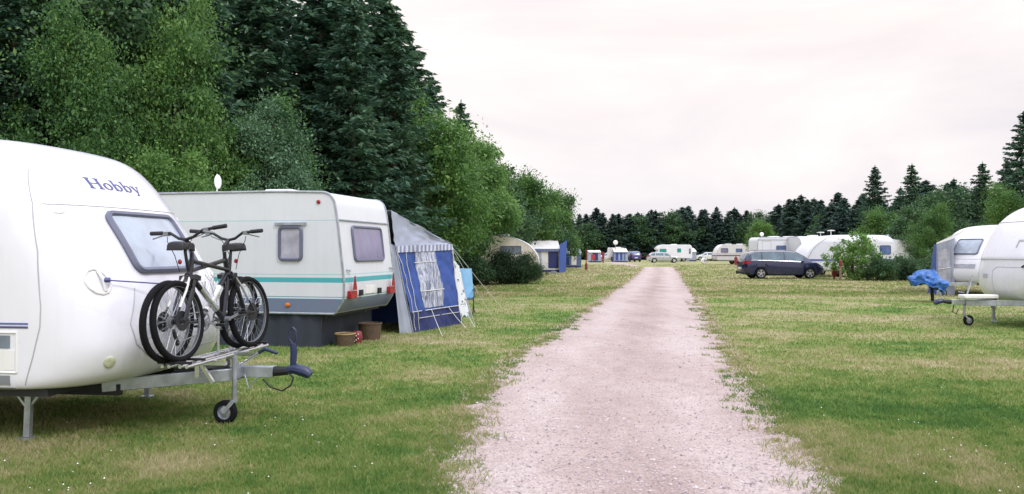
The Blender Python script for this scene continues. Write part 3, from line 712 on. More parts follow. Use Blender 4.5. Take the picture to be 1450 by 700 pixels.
# front
ff=lambda a,b,off: HB.front(a,b,off)
fw=window(hb,ff,-.56,.44,1.42,1.93,r=.07,fr=.03,glass='glasslight',grid=(12,7),out=.022)
line(hb,'seam',ff,[(-1.0,2.0),(-.5,2.0),(0,2.0),(.5,2.0),(1.0,2.0)],.005,'groove')
line(hb,'seam',ff,[(.98,2.40),(1.0,2.0),(1.0,1.5)],.006,'groove',8)
line(hb,'locker_lid',ff,[(-.66,1.28),(-.78,.98),(-.74,.80),(-.60,.685),(.60,.685),(.74,.80),(.78,.98),(.66,1.28)],.006,'groove',8)
for t in (-.93,.93):
    # recessed grab handle
    def hf(u,v,t=t): return HB.front(t+(u-.5)*.13,1.36+(v-.5)*.2,.004)
    h=MB(); a=[HB.front(t-.07*1,1.46,.01)[0],HB.front(t-.05,1.36,.012)[0],HB.front(t+.03,1.24,.01)[0]]
    h.tube([HB.front(t+.075*math.cos(k*.5236),1.345+.105*math.sin(k*.5236),.004)[0] for k in range(12)],.012,6,closed=True)
    h.tube([HB.front(t+.02,1.43,.01)[0],HB.front(t+.02,1.35,.045)[0],HB.front(t+.02,1.26,.01)[0]],.014,8)
    h.build('grab_handle',M['white'],hb)
    P,nn=HB.front(t*.99,.665,.0); s=MB().sphere((0,0,0),1,14,8); 
    rot=nn.to_track_quat('X','Z').to_matrix().to_4x4(); s.v=[tuple(Matrix.Translation(P)@rot@Vector((v[0]*.014,v[1]*.05,v[2]*.055))) for v in s.v]
    s.build('marker_lamp',M['amberclear'],hb)
    P,nn=HB.front(t,1.94,.0); s=MB().sphere((0,0,0),1,12,6); rot=nn.to_track_quat('X','Z').to_matrix().to_4x4()
    s.v=[tuple(Matrix.Translation(P)@rot@Vector((v[0]*.012,v[1]*.05,v[2]*.028))) for v in s.v]; s.build('marker_lamp',M['white'],hb)
# raised lettering: strokes as (x,y) polygons on a unit-high grid
def letter(ch):
    S=[]
    def rect(a,b,c,d): S.append([(a,b),(c,b),(c,d),(a,d)])
    def ring(cx,cy,rx,ry,th,tw,a0=0,a1=360,n=18):
        for k in range(n):
            p=R(a0+(a1-a0)*k/n); q=R(a0+(a1-a0)*(k+1)/n)
            f=lambda a,o: (cx+(rx-(th if abs(math.cos(a))>.5 else tw)*o)*math.cos(a) if False else cx+(rx-o*(tw+(th-tw)*abs(math.cos(a))))*math.cos(a), cy+(ry-o*(tw+(th-tw)*abs(math.cos(a))))*math.sin(a))
            S.append([f(p,0),f(q,0),f(q,1),f(p,1)])
    if ch=='H':
        rect(.10,0,.32,1); rect(.88,0,1.10,1); rect(0,0,.42,.07); rect(0,.93,.42,1); rect(.78,0,1.2,.07); rect(.78,.93,1.2,1); rect(.32,.47,.88,.54); return S,1.3
    if ch=='o': ring(.42,.33,.42,.34,.2,.06); return S,.92
    if ch=='b': rect(.10,0,.30,1); rect(0,.94,.2,1); ring(.50,.33,.40,.34,.2,.06); return S,.98
    if ch=='y':
        S.append([(.08,.66),(.32,.66),(.56,.05),(.44,-.04)]); S.append([(.74,.66),(.82,.66),(.42,-.24),(.32,-.24)]); rect(0,.61,.4,.67); rect(.62,.61,.94,.67); ring(.30,-.2,.10,.09,.09,.06,0,360,8); return S,.9
def lettering(par,word,fn,a0,b0,hh,wx,name='lettering',mat='navy',dirn=1,vert=1):
    x=0; tot=sum(letter(c)[1] for c in word); mb=MB()
    for c in word:
        S,adv=letter(c)
        for poly in S:
            n=len(poly); A=[fn(a0+dirn*(x+p)*wx,b0+q*hh,.004)[0] for p,q in poly]; B=[fn(a0+dirn*(x+p)*wx,b0+q*hh,.0005)[0] for p,q in poly]
            mb.add(A+B,[tuple(range(n)),tuple(range(2*n-1,n-1,-1))]+[((i+1)%n,i,n+i,n+(i+1)%n) for i in range(n)])
        x+=adv
    return mb.build(name,M[mat],par,fix=False,smooth=0)
lettering(hb,'Hobby',ff,-.50,2.17,.10,.15)
drawbar(hb,.35,1.83,.40,.47,.55,jx=1.40,jy=-.15)
# hand-brake lever, coupling handle loop, cable
z=.5
MB().tube([(1.38,-.02,z+.03),(1.5,-.03,z+.10),(1.60,-.03,z+.16)],.013,8).build('brake_lever',M['chrome'],hb)
MB().tube([(1.58,-.03,z+.15),(1.64,-.03,z+.185),(1.76,-.03,z+.145)],[.018,.02,.015],8).build('lever_grip',M['bluegrip'],hb)
MB().tube([(1.90,0,z+.02),(1.91,0,z+.16),(1.90,0,z+.24)],[.03,.035,.03],8).tube([(1.90,.0,z+.22),(1.86,0,z+.28),(1.87,0,z+.36),(1.90,0,z+.385),(1.925,0,z+.36),(1.93,0,z+.28),(1.91,0,z+.23)],.009,6).build('coupling_handle',M['bluegrip'],hb)
pts=[(1.62,-.03,z-.1),(1.70,-.05,z-.17),(1.82,-.06,z-.2),(1.90,-.05,z-.15),(1.92,-.04,z-.08),(1.86,-.03,z-.03),(1.80,-.02,z-.02)]
MB().tube(pts,.008,6).build('breakaway_cable',M['black'],hb)
MB().tube([(1.45,-.05,z-.06),(1.48,-.06,z-.14),(1.50,-.06,z-.19),(1.54,-.06,z-.12),(1.58,-.05,z-.07)],.006,6).build('safety_chain',M['galv'],hb)
MB().box((1.0,0,.49),(.38,.34,.05)).box((1.0,0,.44),(.3,.12,.1)).build('step_plate',M['under'],hb)
leg(hb,-.05,-.96,.46); leg(hb,-.16,.98,.46); leg(hb,-5.0,-.95,.46); leg(hb,-5.0,.95,.46)
for sg in (-1,1): wheel(hb,-2.9,sg*1.0,.32,.19,side=sg)
# roof hatches on top
MB().box((-1.6,0,2.68),(.5,.5,.08)).build('roof_hatch',M['white'],hb,bevel=.02)
# bicycle rack on the drawbar: posts, cross rails with wheel channels
rk=MB()
RX=1.17; RZ=.63
for dx in (-.06,.10):
    for e in (-.03,.03): rk.tube([(RX+dx+e,-.82,RZ-.008),(RX+dx+e,.78,RZ-.008)],.016,8)
rk.box((RX,-.3,RZ-.05),(.44,.05,.03)); rk.box((RX,.35,RZ-.05),(.44,.05,.03))
for y in (-.3,.3): rk.bar((RX-.05,y,.45),(RX-.05,y,RZ-.05),.04,.04); rk.bar((RX+.1,y,.40),(RX-.02,y*1.0,RZ-.06),.03,.03)
rack=rk.build('bicycle_rack',M['chrome'],hb)
fr=MB().tube([(RX-.0,-.02,RZ-.04),(RX,-.02,RZ+.62),(RX,.10,RZ+.70),(RX,.22,RZ+.62),(RX,.22,RZ-.04)],.014,8); fr.build('rack_hoop',M['chrome'],rack)
for y in (-.78,-.55,.5,.74): MB().bar((RX-.15,y,RZ+.02),(RX+.15,y,RZ+.02),.03,.02).build('wheel_strap',M['black'],rack)

# ------------------------------------------------------------------ bicycles
def bicycle(label,loc,yaw,accent='white',hue='blackpaint',lean=0):
    t=thing('bicycle',label,'bicycle',loc,yaw,'bicycles on the drawbar rack'); t.rotation_euler[0]=R(lean); t.scale=(1.03,)*3
    WR=.345; ra=(0,0,WR); fa=(1.09,0,WR); bb=(.44,0,.31); st=(.27,0,.80); ht=(.845,0,.86); hbt=(.885,0,.73)
    fm=MB(); fm.tube([bb,st],[.018,.017],10); fm.tube([bb,hbt],[.026,.024],10); fm.tube([(.29,0,.755),(.83,0,.845)],[.017,.020],10); fm.tube([hbt,ht],[.024,.024],10)
    for s in (-1,1):
        fm.tube([(.42,s*.035,.31),(.2,s*.055,.325),(0,s*.062,WR)],[.012,.011,.010],8)
        fm.tube([(.285,s*.02,.74),(.18,s*.05,.60),(0,s*.062,WR)],[.009,.009,.009],8)
    f=fm.build('frame',M[hue],t)
    dc=MB(); a=Vector(bb);b=Vector(hbt)
    for u0,u1 in ((.22,.70),): dc.tube([a.lerp(b,u0),a.lerp(b,u1)],[.0268,.0262],10)
    dc.build('decal',M[accent],f,fix=False)
    for s in (-1,1): MB().tube([Vector((.285,s*.02,.74)).lerp(Vector((.18,s*.05,.60)),.2),(.18,s*.05,.60),Vector((.18,s*.05,.60)).lerp(Vector((0,s*.062,WR)),.55)],.0105,8).build('decal',M[accent],f)
    fk=MB(); cr=(.905,0,.69); fk.tube([(.842,0,.87),(.835,0,.925)],.018,8)
    fk.box((.885,0,.70),(.075,.165,.04),rot=(0,R(-15),0)); fk.tube([(.842,0,.87),(.89,0,.70)],.017,8)
    for s in (-1,1):
        fk.tube([(.90,s*.062,.71),(.955,s*.062,.56)],.014,8); fk.tube([(.945,s*.062,.60),(1.06,s*.062,.40),fa[:1]+(s*.055,)+fa[2:]],[.021,.018,.014],8)
    fk.build('fork',M['blackpaint'],t)
    for nm,c in (('rear',ra),('front',fa)):
        T=Matrix.Translation(c)
        w_=MB(); K=8
        prof=[(WR-.028+.028*math.cos(2*math.pi*k/K),.028*math.sin(2*math.pi*k/K)) for k in range(K)]
        w_.lathe(prof,T,40,closed=True)
        wo=w_.build('wheel',M['tyre'],t,smooth=50)
        MB().lathe([(WR-.055,-.012),(WR-.034,-.014),(WR-.034,.014),(WR-.055,.012)],T,40,closed=True).build('rim',M['grey'],wo)
        sp=MB()
        for k in range(28):
            a=2*math.pi*k/28; b=a+(.5 if k%4<2 else -.5); s=1 if k%2 else -1
            sp.tube([(c[0]+.022*math.cos(b),s*.03,c[2]+.022*math.sin(b)),(c[0]+(WR-.052)*math.cos(a),0,c[2]+(WR-.052)*math.sin(a))],.0016,3)
        sp.build('spokes',M['galv'],wo)
        hu=MB().lathe([(.001,-.055),(.02,-.05),(.026,-.03),(.013,-.02),(.013,.02),(.026,.03),(.02,.05),(.001,.055)],T,12)
        hu.lathe([(.085,.036),(.085,.040),(.03,.040),(.03,.036)],T,24,closed=True)
        hu.build('hub',M['black'],wo)
    ca=MB(); T=Matrix.Translation(ra)
    for k,(r_,y) in enumerate(((.055,-.022),(.048,-.027),(.041,-.032),(.034,-.037),(.028,-.042))): ca.lathe([(r_,y),(r_,y-.002),(.015,y-.002),(.015,y)],T,20,closed=True)
    ca.build('cassette',M['grey'],t)
    MB().tube([(0,-.05,.28),(.02,-.055,.22),(.045,-.055,.17)],[.014,.018,.010],6).lathe([(.024,-.06),(.024,-.05),(.001,-.05)],Matrix.Translation((.05,0,.165)),12).build('derailleur',M['black'],t)
    ck=MB(); T=Matrix.Translation(bb); ck.lathe([(.088,-.052),(.088,-.048),(.07,-.048),(.07,-.052)],T,28,closed=True)
    for k in range(4): a=k*1.571+.4; ck.bar((bb[0],-.05,bb[2]),(bb[0]+.075*math.cos(a),-.05,bb[2]+.075*math.sin(a)),.016,.005,(0,1,0))
    ck.bar((bb[0],-.068,bb[2]),(bb[0]+.165,-.075,bb[2]-.04),.02,.012,(0,1,0)); ck.bar((bb[0],.068,bb[2]),(bb[0]-.165,.075,bb[2]+.04),.02,.012,(0,1,0)); ck.tube([(bb[0],-.07,bb[2]),(bb[0],.07,bb[2])],.02,10)
    cs=ck.build('crankset',M['grey'],t)
    for s,dx,dz in ((-1,.165,-.04),(1,-.165,.04)): MB().box((bb[0]+dx,s*.125,bb[2]+dz),(.085,.085,.022)).build('pedal',M['black'],cs,bevel=.003)
    MB().tube([(0,-.045,WR+.05),(bb[0],-.05,bb[2]+.088)],.005,5).tube([(0.05,-.055,.165),(bb[0],-.05,bb[2]-.088)],.005,5).build('chain',M['grey'],t)
    MB().tube([st,(.25,0,.865),(.228,0,.955)],[.016,.0135,.0135],10).build('seat_post',M['black'],t)
    # saddle: lofted
    sd=MB(); sec=[]
    prof=[(-.13,.075,-.004),(-.11,.080,.012),(-.06,.070,.012),(0,.045,.006),(.06,.024,.006),(.12,.018,.002),(.145,.010,-.010)]
    for x,wd,zz in prof:
        for k in range(10):
            a=math.pi*k/9; sec.append((.215+x,wd*math.cos(a),.975+zz+.028*math.sin(a)-(.035 if k in (0,9) else 0)))
    sd.add(sec,[(j*10+i,j*10+i+1,(j+1)*10+i+1,(j+1)*10+i) for j in range(6) for i in range(9)]+[tuple(range(10)),tuple(60+i for i in range(9,-1,-1))]+[(j*10+9,j*10,(j+1)*10,(j+1)*10+9) for j in range(6)])
    sd.build('saddle',M['black'],t,smooth=60)
    h=MB(); h.tube([(.835,0,.93),(.835,0,.985)],.022,8); h.tube([(.835,0,.975),(.905,0,1.035)],[.02,.018],8)
    bar=[(.905,0,1.035),(.90,.07,1.05),(.885,.16,1.105),(.86,.36,1.12)]
    for s in (-1,1): h.tube([(p[0],s*p[1],p[2]) for p in bar],.0135,8)
    ho=h.build('handlebar',M['black'],t)
    for s in (-1,1):
        MB().tube([(.872,s*.25,1.113),(.858,s*.372,1.121)],.0185,8).build('grip',M['black'],ho)
        MB().tube([(.885,s*.20,1.10),(.93,s*.21,1.085),(.935,s*.30,1.065)],.007,6).box((.885,s*.195,1.10),(.05,.04,.035)).build('brake_lever',M['grey'],ho)
        MB().tube([(.90,s*.18,1.07),(.99,s*.12,1.03),(1.0,s*.05,.9),(.95,s*.05,.76)],.0035,5).build('brake_cable',M['black'],ho)
    MB().tube([(.62,.0,.52),(.57,.03,.60),(.53,.0,.66)],.005,5).tube([(.60,.03,.52),(.66,.04,.66),(.57,.03,.72)],.004,5).tube([(.60,-.03,.52),(.66,-.04,.66),(.57,-.03,.72)],.004,5).build('bottle_cage',M['chrome'],t)
    MB().sphere((.16,0,.84),.022,8,6,(.6,1,1)).build('tail_lamp',M['red'],t)
    return t
yaw_r=R(HOBBY_YAW); U=Vector((math.cos(yaw_r),math.sin(yaw_r),0)); Vv=Vector((-math.sin(yaw_r),math.cos(yaw_r),0)); C0=Vector(HOBBY_LOC)
def hp(x,y,z): 
    p=C0+U*x+Vv*y; return (p.x,p.y,z)
# inner one rides away from the camera (rear wheel near), outer one towards it
bicycle('black mountain bicycle on the inner rail of the rack, rear wheel towards the viewer',(-2.94,6.82,RZ+.012),78,'white')
bicycle('black mountain bicycle on the outer rail of the rack, handlebar over the near end',(-2.60,7.98,RZ+.012),-103,'chrome',lean=5)
# strap from grab handle to the bicycles
P0=HB.front(-.90,1.34,.05)[0]; P1=Vector((RX-.1,-.25,1.28))
tp=[P0.lerp(P1,k/8) for k in range(9)]
o=MB().tube([hp(p.x,p.y,p.z) for p in tp],.006,6).tube([hp(*(P0+Vector((-.01,-.0,0)))),hp(*(P0+Vector((.03,.02,0))))],.022,8).build('luggage_strap',M['navy'])
tag(o,'dark strap tied from the grab handle of the near caravan to its bicycles','strap')

# ------------------------------------------------------------------ white caravan with teal stripes
teal=(.07,.40,.44); dteal=(.04,.24,.34)
M['tealbody']=banded('white panels with teal stripes',[(0,(.50,.51,.52)),(.585,(.155,.19,.28)),(.79,dteal),(.805,(.66,.68,.72)),(.825,dteal),(.84,(.66,.68,.72)),(1.075,teal),(1.15,(.66,.68,.72)),(1.20,(.28,.55,.58)),(1.215,(.66,.68,.72)),(2.105,(.30,.58,.62)),(2.12,(.68,.70,.73))],rough=.3,dirt=.12,ripple=.05)
c2=thing('touring_caravan','white caravan with teal stripes and violet rear window, beside the blue awning','caravan',(-2.52,14.24,0),-13)
pf=smoothprof([(-.16,.56,.04),(0,.80,.1),(0,1.12,.1),(-.05,1.55,.1),(-.12,2.15,.2),(-.20,2.58,.26),(-1.2,2.61,0),(-5.2,2.61,.35),(-5.75,1.9,.3),(-5.6,.9,.2),(-5.35,.56,.05)],n=6)
BX=Box(pf,2.2); BX.mesh().build('body',M['tealbody'],c2,bevel=.03)
f2=lambda a,b,off:BX.front(a,b,off); s2=lambda a,b,off:BX.side(a,b,off,-1)
for sg in (-1,1):
    P=[(x,sg*1.103,z) for x,z in pf]; MB().tube(P,.018,6,closed=True).build('edge_trim',M['galv'],c2)
window(c2,f2,-.62,.66,1.44,2.02,r=.07,fr=.025,glass='glassviolet',grid=(4,5),out=.02)
MB().tube([BX.front(-1.06,2.12,.02)[0],BX.front(1.06,2.12,.02)[0]],.013,6).build('awning_rail',M['galv'],c2)
w_=window(c2,s2,-1.17,-.77,1.46,2.0,r=.06,fr=.03,glass='curtain',out=.014)
MB().bar(BX.side(-1.25,2.06,.02)[0],BX.side(-.68,2.06,.02)[0],.035,.045).build('awning_strip',M['galv'],w_)
for x0,x1 in ((-4.9,-4.1),): window(c2,s2,x0,x1,1.5,2.03,glass='glassdark',out=.014)
for x0,x1 in ((-1.6,-.9),(-4.8,-4.0)): window(c2,lambda a,b,off:BX.side(a,b,off,1),x0,x1,1.5,2.03,glass='glassdark',out=.014)
plate(c2,'door',lambda a,b,off:BX.side(a,b,off,1),-2.9,-2.3,.62,2.35,'panel',.012)
# service flaps
line(c2,'battery_hatch',s2,[(-1.52,.70),(-1.52,1.02),(-1.98,1.02),(-1.98,.70),(-1.52,.70)],.01,'white',4)
P,nn=BX.side(-1.02,.70,.012); MB().sphere(tuple(P),.045,12,8,(1.1,.4,.8)).build('side_lamp',M['orange'],c2)
P,nn=BX.side(-.46,2.42,.012); MB().sphere(tuple(P),.035,12,8,(1.1,.4,1)).build('side_lamp',M['red'],c2)
for t in (-.86,.88):
    o=MB().box(BX.front(t,.875,.04)[0],(.07,.26,.13)).build('tail_lamp',M['red'],c2,bevel=.01)
    P=BX.front(t,.95,.075)[0]; MB().add([P+Vector((0,-.07,0)),P+Vector((0,.07,0)),P+Vector((0,0,.24)),P+Vector((.02,-.07,0)),P+Vector((.02,.07,0)),P+Vector((.02,0,.24))],[(0,2,1),(3,4,5),(0,1,4,3),(1,2,5,4),(2,0,3,5)]).build('triangle_reflector',M['red'],o)
for t in (-.46,.36): MB().box(BX.front(t,.885,.02)[0],(.04,.11,.10)).build('bumper_block',M['black'],c2)
plate(c2,'licence_plate',f2,-.24,.18,.86,.99,'white',.012)
for t in (-.93,.97): MB().tube([BX.front(t-.07,1.29,.015)[0],BX.front(t,1.27,.05)[0],BX.front(t+.07,1.29,.015)[0]],.014,6).build('grab_handle',M['galv'],c2)
MB().box((-1.9,0,2.645),(1.3,.7,.07)).box((-1.7,0,2.69),(.5,.5,.06)).build('roof_hatch',M['white'],c2,bevel=.02)
MB().box((-2.8,0,.54),(5.1,2.0,.06)).build('chassis',M['under'],c2)
for sg in (-1,1): wheel(c2,-2.9,sg*.95,.31,.18,side=sg)
leg(c2,-.6,-.85,.52); leg(c2,-.6,.85,.52)
drawbar(c2,-5.4,-6.9,.45,.5) if False else None
# roof antenna
an=MB().tube([(-2.95,-.2,2.6),(-2.95,-.2,3.02)],.012,6); an.tube([(-3.03,-.2,2.66),(-2.87,-.2,2.66)],.03,8)
an.build('antenna_mast',M['white'],c2); MB().sphere((-2.93,-.2,2.88),.11,14,10,(.25,1,1.2)).build('antenna_dish',M['white'],c2)
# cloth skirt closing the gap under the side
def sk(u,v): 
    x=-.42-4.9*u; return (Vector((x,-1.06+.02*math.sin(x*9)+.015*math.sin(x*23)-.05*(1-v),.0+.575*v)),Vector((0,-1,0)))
MB().grid(sk,90,5,thick=.01).build('skirt_and_shade_sheet',M['skirt'],c2)
def rear_shade(u,v): return (Vector((-.45-.02*math.sin(u*30),-1.05+2.1*u,.56*v)),Vector((1,0,0)))  # dark sheet put in for the shade of the open rear underside
MB().grid(rear_shade,20,3,thick=.01).build('skirt_and_shade_sheet',M['skirt'],c2)
# things stored underneath
def loc2(x,y,z=0):
    a=R(-13); return (-2.52+x*math.cos(a)-y*math.sin(a),14.24+x*math.sin(a)+y*math.cos(a),z)
def basket(x,y,r,h,label,rim):
    t=thing('basket',label,'basket',loc2(x,y),0,'round containers under the striped caravan')
    MB().lathe([(.001,0),(r*.85,0),(r*.93,h*.5),(r,h),(r*.93,h),(r*.8,.02),(.001,.02)],Matrix.Rotation(R(90),4,'X'),24).build('basket_body',M['wicker'],t)
    MB().tube([(r*math.cos(k*.3927),r*math.sin(k*.3927),h) for k in range(16)],.014,6,closed=True).build('basket_rim',M[rim],t)
basket(-.16,-.72,.17,.20,'low brown wicker basket with yellow rim, nearer one under the striped caravan','rim')
basket(-.12,.25,.21,.29,'taller dark brown wicker basket, farther one under the striped caravan','wicker')
t=thing('spotted_pot','dark round pot with white spots between the two baskets','pot',loc2(-.10,-.36))
MB().lathe([(.001,0),(.07,0),(.10,.09),(.08,.19),(.06,.21),(.001,.21)],Matrix.Rotation(R(90),4,'X'),18).build('pot_body',M['darkred'],t)
mb=MB(); 
for k in range(7): a=-1.9+.35*(k%3); mb.sphere((.098*math.cos(a),.098*math.sin(a),.04+k*.024),.012,6,4)
mb.build('white_spots',M['white'],t)
# ------------------------------------------------------------------ blue awning on the striped caravan
def quad(P,wr=0,fr=9,seed=0,push=0):
    """bilinear cloth between P00(bottom near) P10 P11 P01, with wrinkles"""
    P=[Vector(p) for p in P]; n=(P[1]-P[0]).cross(P[3]-P[0]).normalized()
    def f(u,v):
        p=P[0]*(1-u)*(1-v)+P[1]*u*(1-v)+P[2]*u*v+P[3]*(1-u)*v
        w=wr*mnoise.fractal(Vector((u*fr,v*fr*.35+u*2,seed)),.7,2,4)
        s=-push*math.sin(math.pi*v)*math.sin(math.pi*u)
        return p+n*(w+s),n
    return f
def cloth(par,name,f,mat,u0=0,u1=1,v0=0,v1=1,nu=24,nv=24,off=0,th=.006,label=None):
    def g(u,v):
        p,n=f(u0+(u1-u0)*u,v0+(v1-v0)*v); return p+n*off,n
    return MB().grid(g,nu,nv,thick=th).build(name,M[mat] if isinstance(mat,str) else mat,par,smooth=60,label=label)
def piping(par,f,pts,off=.008,r=.008,mat='rope',name='piping'):
    P=[]
    for (a,b),(c,d) in zip(pts,pts[1:]):
        for k in range(10): p,n=f(a+(c-a)*k/10,b+(d-b)*k/10); P.append(p+n*off)
    p,n=f(*pts[-1]); P.append(p+n*off); return MB().tube(P,r,5).build(name,M[mat],par)
aw=thing('awning_tent','blue caravan awning with a wrinkled clear window and a grey roof, beside the striped caravan','awning',(0,0,0))
A0=(WX(566,15.55),15.55,0);   # foot of the inner grey panel
B0=(WX(585,15.7),15.7,0); B1=(WX(653,17.5),17.5,.0); T1=(WX(637,17.4),17.4,WZ(346,17.4)); T0=(WX(560,15.5),15.5,WZ(349,15.5)); G0=(WX(553,15.45),15.45,WZ(298,15.45))
wf=quad([B0,B1,T1,T0],.075,5,3)
fl=-1
cloth(aw,'side_wall',wf,'tentblue',0,1,.235,.985,40,40)
cloth(aw,'mud_wall',wf,'tentnavy',0,1,0,.235,40,12)
cloth(aw,'grey_panel',quad([A0,B0,T0,(T0[0]-.08,T0[1]-.05,T0[2]+.05)],.02,4,9),'tentgrey',nu=8,nv=20)
for nm,(u0,u1,v0,v1) in (('clear_window',(.30,.70,.26,.93)),): cloth(aw,nm,wf,'vinyl',u0,u1,v0,v1,30,40,-.012 if False else .012)
piping(aw,wf,[(.30,.46),(.72,.46)],.02,.010); piping(aw,wf,[(.28,.80),(.68,.80)],.02,.009)
piping(aw,wf,[(.02,.235),(1,.235)],.014,.009); piping(aw,wf,[(.14,.155),(1,.155)],.014,.007); piping(aw,wf,[(.13,.02),(.13,.97),(.02,.975)],.014,.008); piping(aw,wf,[(.04,.02),(.04,.6),(.0,.98)],.014,.007)
piping(aw,wf,[(1,.0),(1,.99)],.01,.012)
# gable cloth above the wall and checked valance
gb=quad([T0,T1,(T1[0],T1[1],T1[2]+.04),G0],.05,5,5,.05)
cloth(aw,'gable',gb,'tentgrey',nu=24,nv=12)
for k in range(17):
    cloth(aw,'valance' ,wf,'tentwhite' if k%2 else 'tentmid',k/17,(k+1)/17,.945,1.01,2,2,.022,.005) if False else None
vm,nt,b=newmat('checked valance'); tc_=N(nt,'ShaderNodeTexCoord'); wv=N(nt,'ShaderNodeTexChecker'); wv.inputs['Scale'].default_value=30
mpp=N(nt,'ShaderNodeMapping'); L(nt,tc_.outputs['Generated'],mpp.inputs[0]); mpp.inputs['Scale'].default_value=(1,.0,.0); L(nt,mpp.outputs[0],wv.inputs['Vector']); wv.inputs['Color1'].default_value=(.52,.53,.60,1); wv.inputs['Color2'].default_value=(.20,.23,.36,1)
L(nt,wv.outputs[0],b.inputs['Base Color']); b.inputs['Roughness'].default_value=.8
cloth(aw,'valance',wf,vm,0,1,.925,1.0,30,2,.03)
# main roof: from the caravan rail down to the front edge, running away along the caravan side
ax=Vector((-math.cos(R(13)),math.sin(R(13)),0)); g0=Vector(G0); t1=Vector(T1)
rf=quad([t1,t1+ax*4.4,g0+ax*4.6,g0],.03,5,8); cloth(aw,'roof',rf,'tentgrey',nu=24,nv=14)
b1=Vector(B1); cloth(aw,'front_wall',quad([b1,b1+ax*4.5,t1+ax*4.4,t1],.03,8,2),'tentblue',nu=30,nv=16)
cloth(aw,'side_wall',quad([Vector(B0)+ax*4.6,b1+ax*4.5,t1+ax*4.4,g0+ax*4.6],.02,6,4),'tentblue',nu=12,nv=12)
for p,q in ((B0,T0),(B1,T1)): MB().tube([p,q],.014,6).build('tent_pole',M['galv'],aw)
def guy(par,a,b,r=.006):
    MB().tube([a,((a[0]+b[0])/2,(a[1]+b[1])/2,(a[2]+b[2])/2-.02),b],r,4).build('guy_rope',M['rope'],par)
guy(aw,T1,(WX(700,18.6),18.6,0)); guy(aw,tuple(wf(.42,.24)[0]),(WX(627,14.9),14.9,0),.006); guy(aw,tuple(wf(.78,.24)[0]),(WX(660,16.6),16.6,0),.006); guy(aw,T1,(WX(673,17.2),17.2,0),.005); guy(aw,T1,(WX(712,22),22,0),.006)
guy(aw,tuple(b1+Vector((0,0,.5))),(WX(672,16.9),16.9,0))
# flowered windbreak and blue sheet behind the awning
t=thing('windbreak','white flowered windbreak cloth standing behind the corner of the blue awning','windbreak',(0,0,0))
f=quad([(WX(640,19.2),19.2,0),(WX(666,19.6),19.6,.0),(WX(650,19.8),19.8,1.25),(WX(636,19.2),19.2,1.5)],.04,6,6); cloth(t,'cloth',f,'floral',nu=12,nv=14); MB().tube([f(1,0)[0],f(1,1)[0]],.012,6).build('windbreak_pole',M['galv'],t)
t=thing('folding_chair','pale blue folding camp chair with a tall back behind the flowered windbreak','chair',(0,0,0))
X0=WX(648,20.6); 
f=quad([(X0,20.6,.38),(X0+.42,20.7,.38),(X0+.34,21.0,1.15),(X0-.02,20.9,1.15)],.02,3,1); cloth(t,'backrest','' or f,pbr('pale blue cloth',(.16,.34,.50),.8,var=.2) ,nu=8,nv=10,th=.03)
f=quad([(X0,20.1,.42),(X0+.42,20.15,.42),(X0+.42,20.7,.38),(X0,20.6,.38)],.01,3,1); cloth(t,'seat',f,'tentmid',nu=6,nv=6,th=.03)
for dx in (0,.42):
    MB().tube([(X0+dx,20.05,0),(X0+dx,20.75,.62)],.012,6).build('leg',M['black'],t); MB().tube([(X0+dx,20.8,0),(X0+dx,20.12,.44)],.012,6).build('leg',M['black'],t)
    MB().tube([(X0+dx,20.1,.62),(X0+dx,20.75,.64)],.016,6).build('armrest',M['black'],t)

# ------------------------------------------------------------------ further awnings on the left
def awning(label,x0,x1,Y,depth,hf,hb_,wall,roof,panel,yaw=0,name='awning_tent',winpanel=None,flap=None,group=None):
    """front wall from x0 to x1 at Y facing the viewer, roof rising to hb_ at the back"""
    t=thing(name,label,'awning',((x0+x1)/2,Y,0),yaw,group); w=(x1-x0)/2
    f=quad([(-w,0,0),(w,0,0),(w,0,hf),(-w,0,hf)],.03,5,x0); cloth(t,'front_wall',f,wall,nu=14,nv=8,th=.01)
    cloth(t,'roof',quad([(-w-.06,-.1,hf-.02),(w+.06,-.1,hf-.02),(w+.06,depth,hb_),(-w-.06,depth,hb_)],.03,4,x1,.06),roof,nu=12,nv=8,th=.01)
    for s in (-1,1): cloth(t,'side_wall',quad([(s*w,0,0),(s*w,depth,0),(s*w,depth,hb_-.03),(s*w,0,hf-.03)],.02,4,3),panel,nu=6,nv=6,th=.01)
    for a,b_,m_ in winpanel or []: cloth(t,'window_panel',f,m_,a,b_,.18,.88,6,6,-.02 if False else .02)
    cloth(t,'mud_wall',f,'tentnavy',0,1,0,.12,8,2,.024)
    val=MB(); n=int(2*w/.22)
    for k in range(n):
        a=-w+2*w*k/n; b=-w+2*w*(k+1)/n; val.add([(a,-.11,hf),(b,-.11,hf),(b,-.12,hf-.12),((a+b)/2,-.125,hf-.2),(a,-.12,hf-.12)],[(0,1,2,3,4)])
    val.build('valance',M[flap or panel],t,smooth=0)
    return t
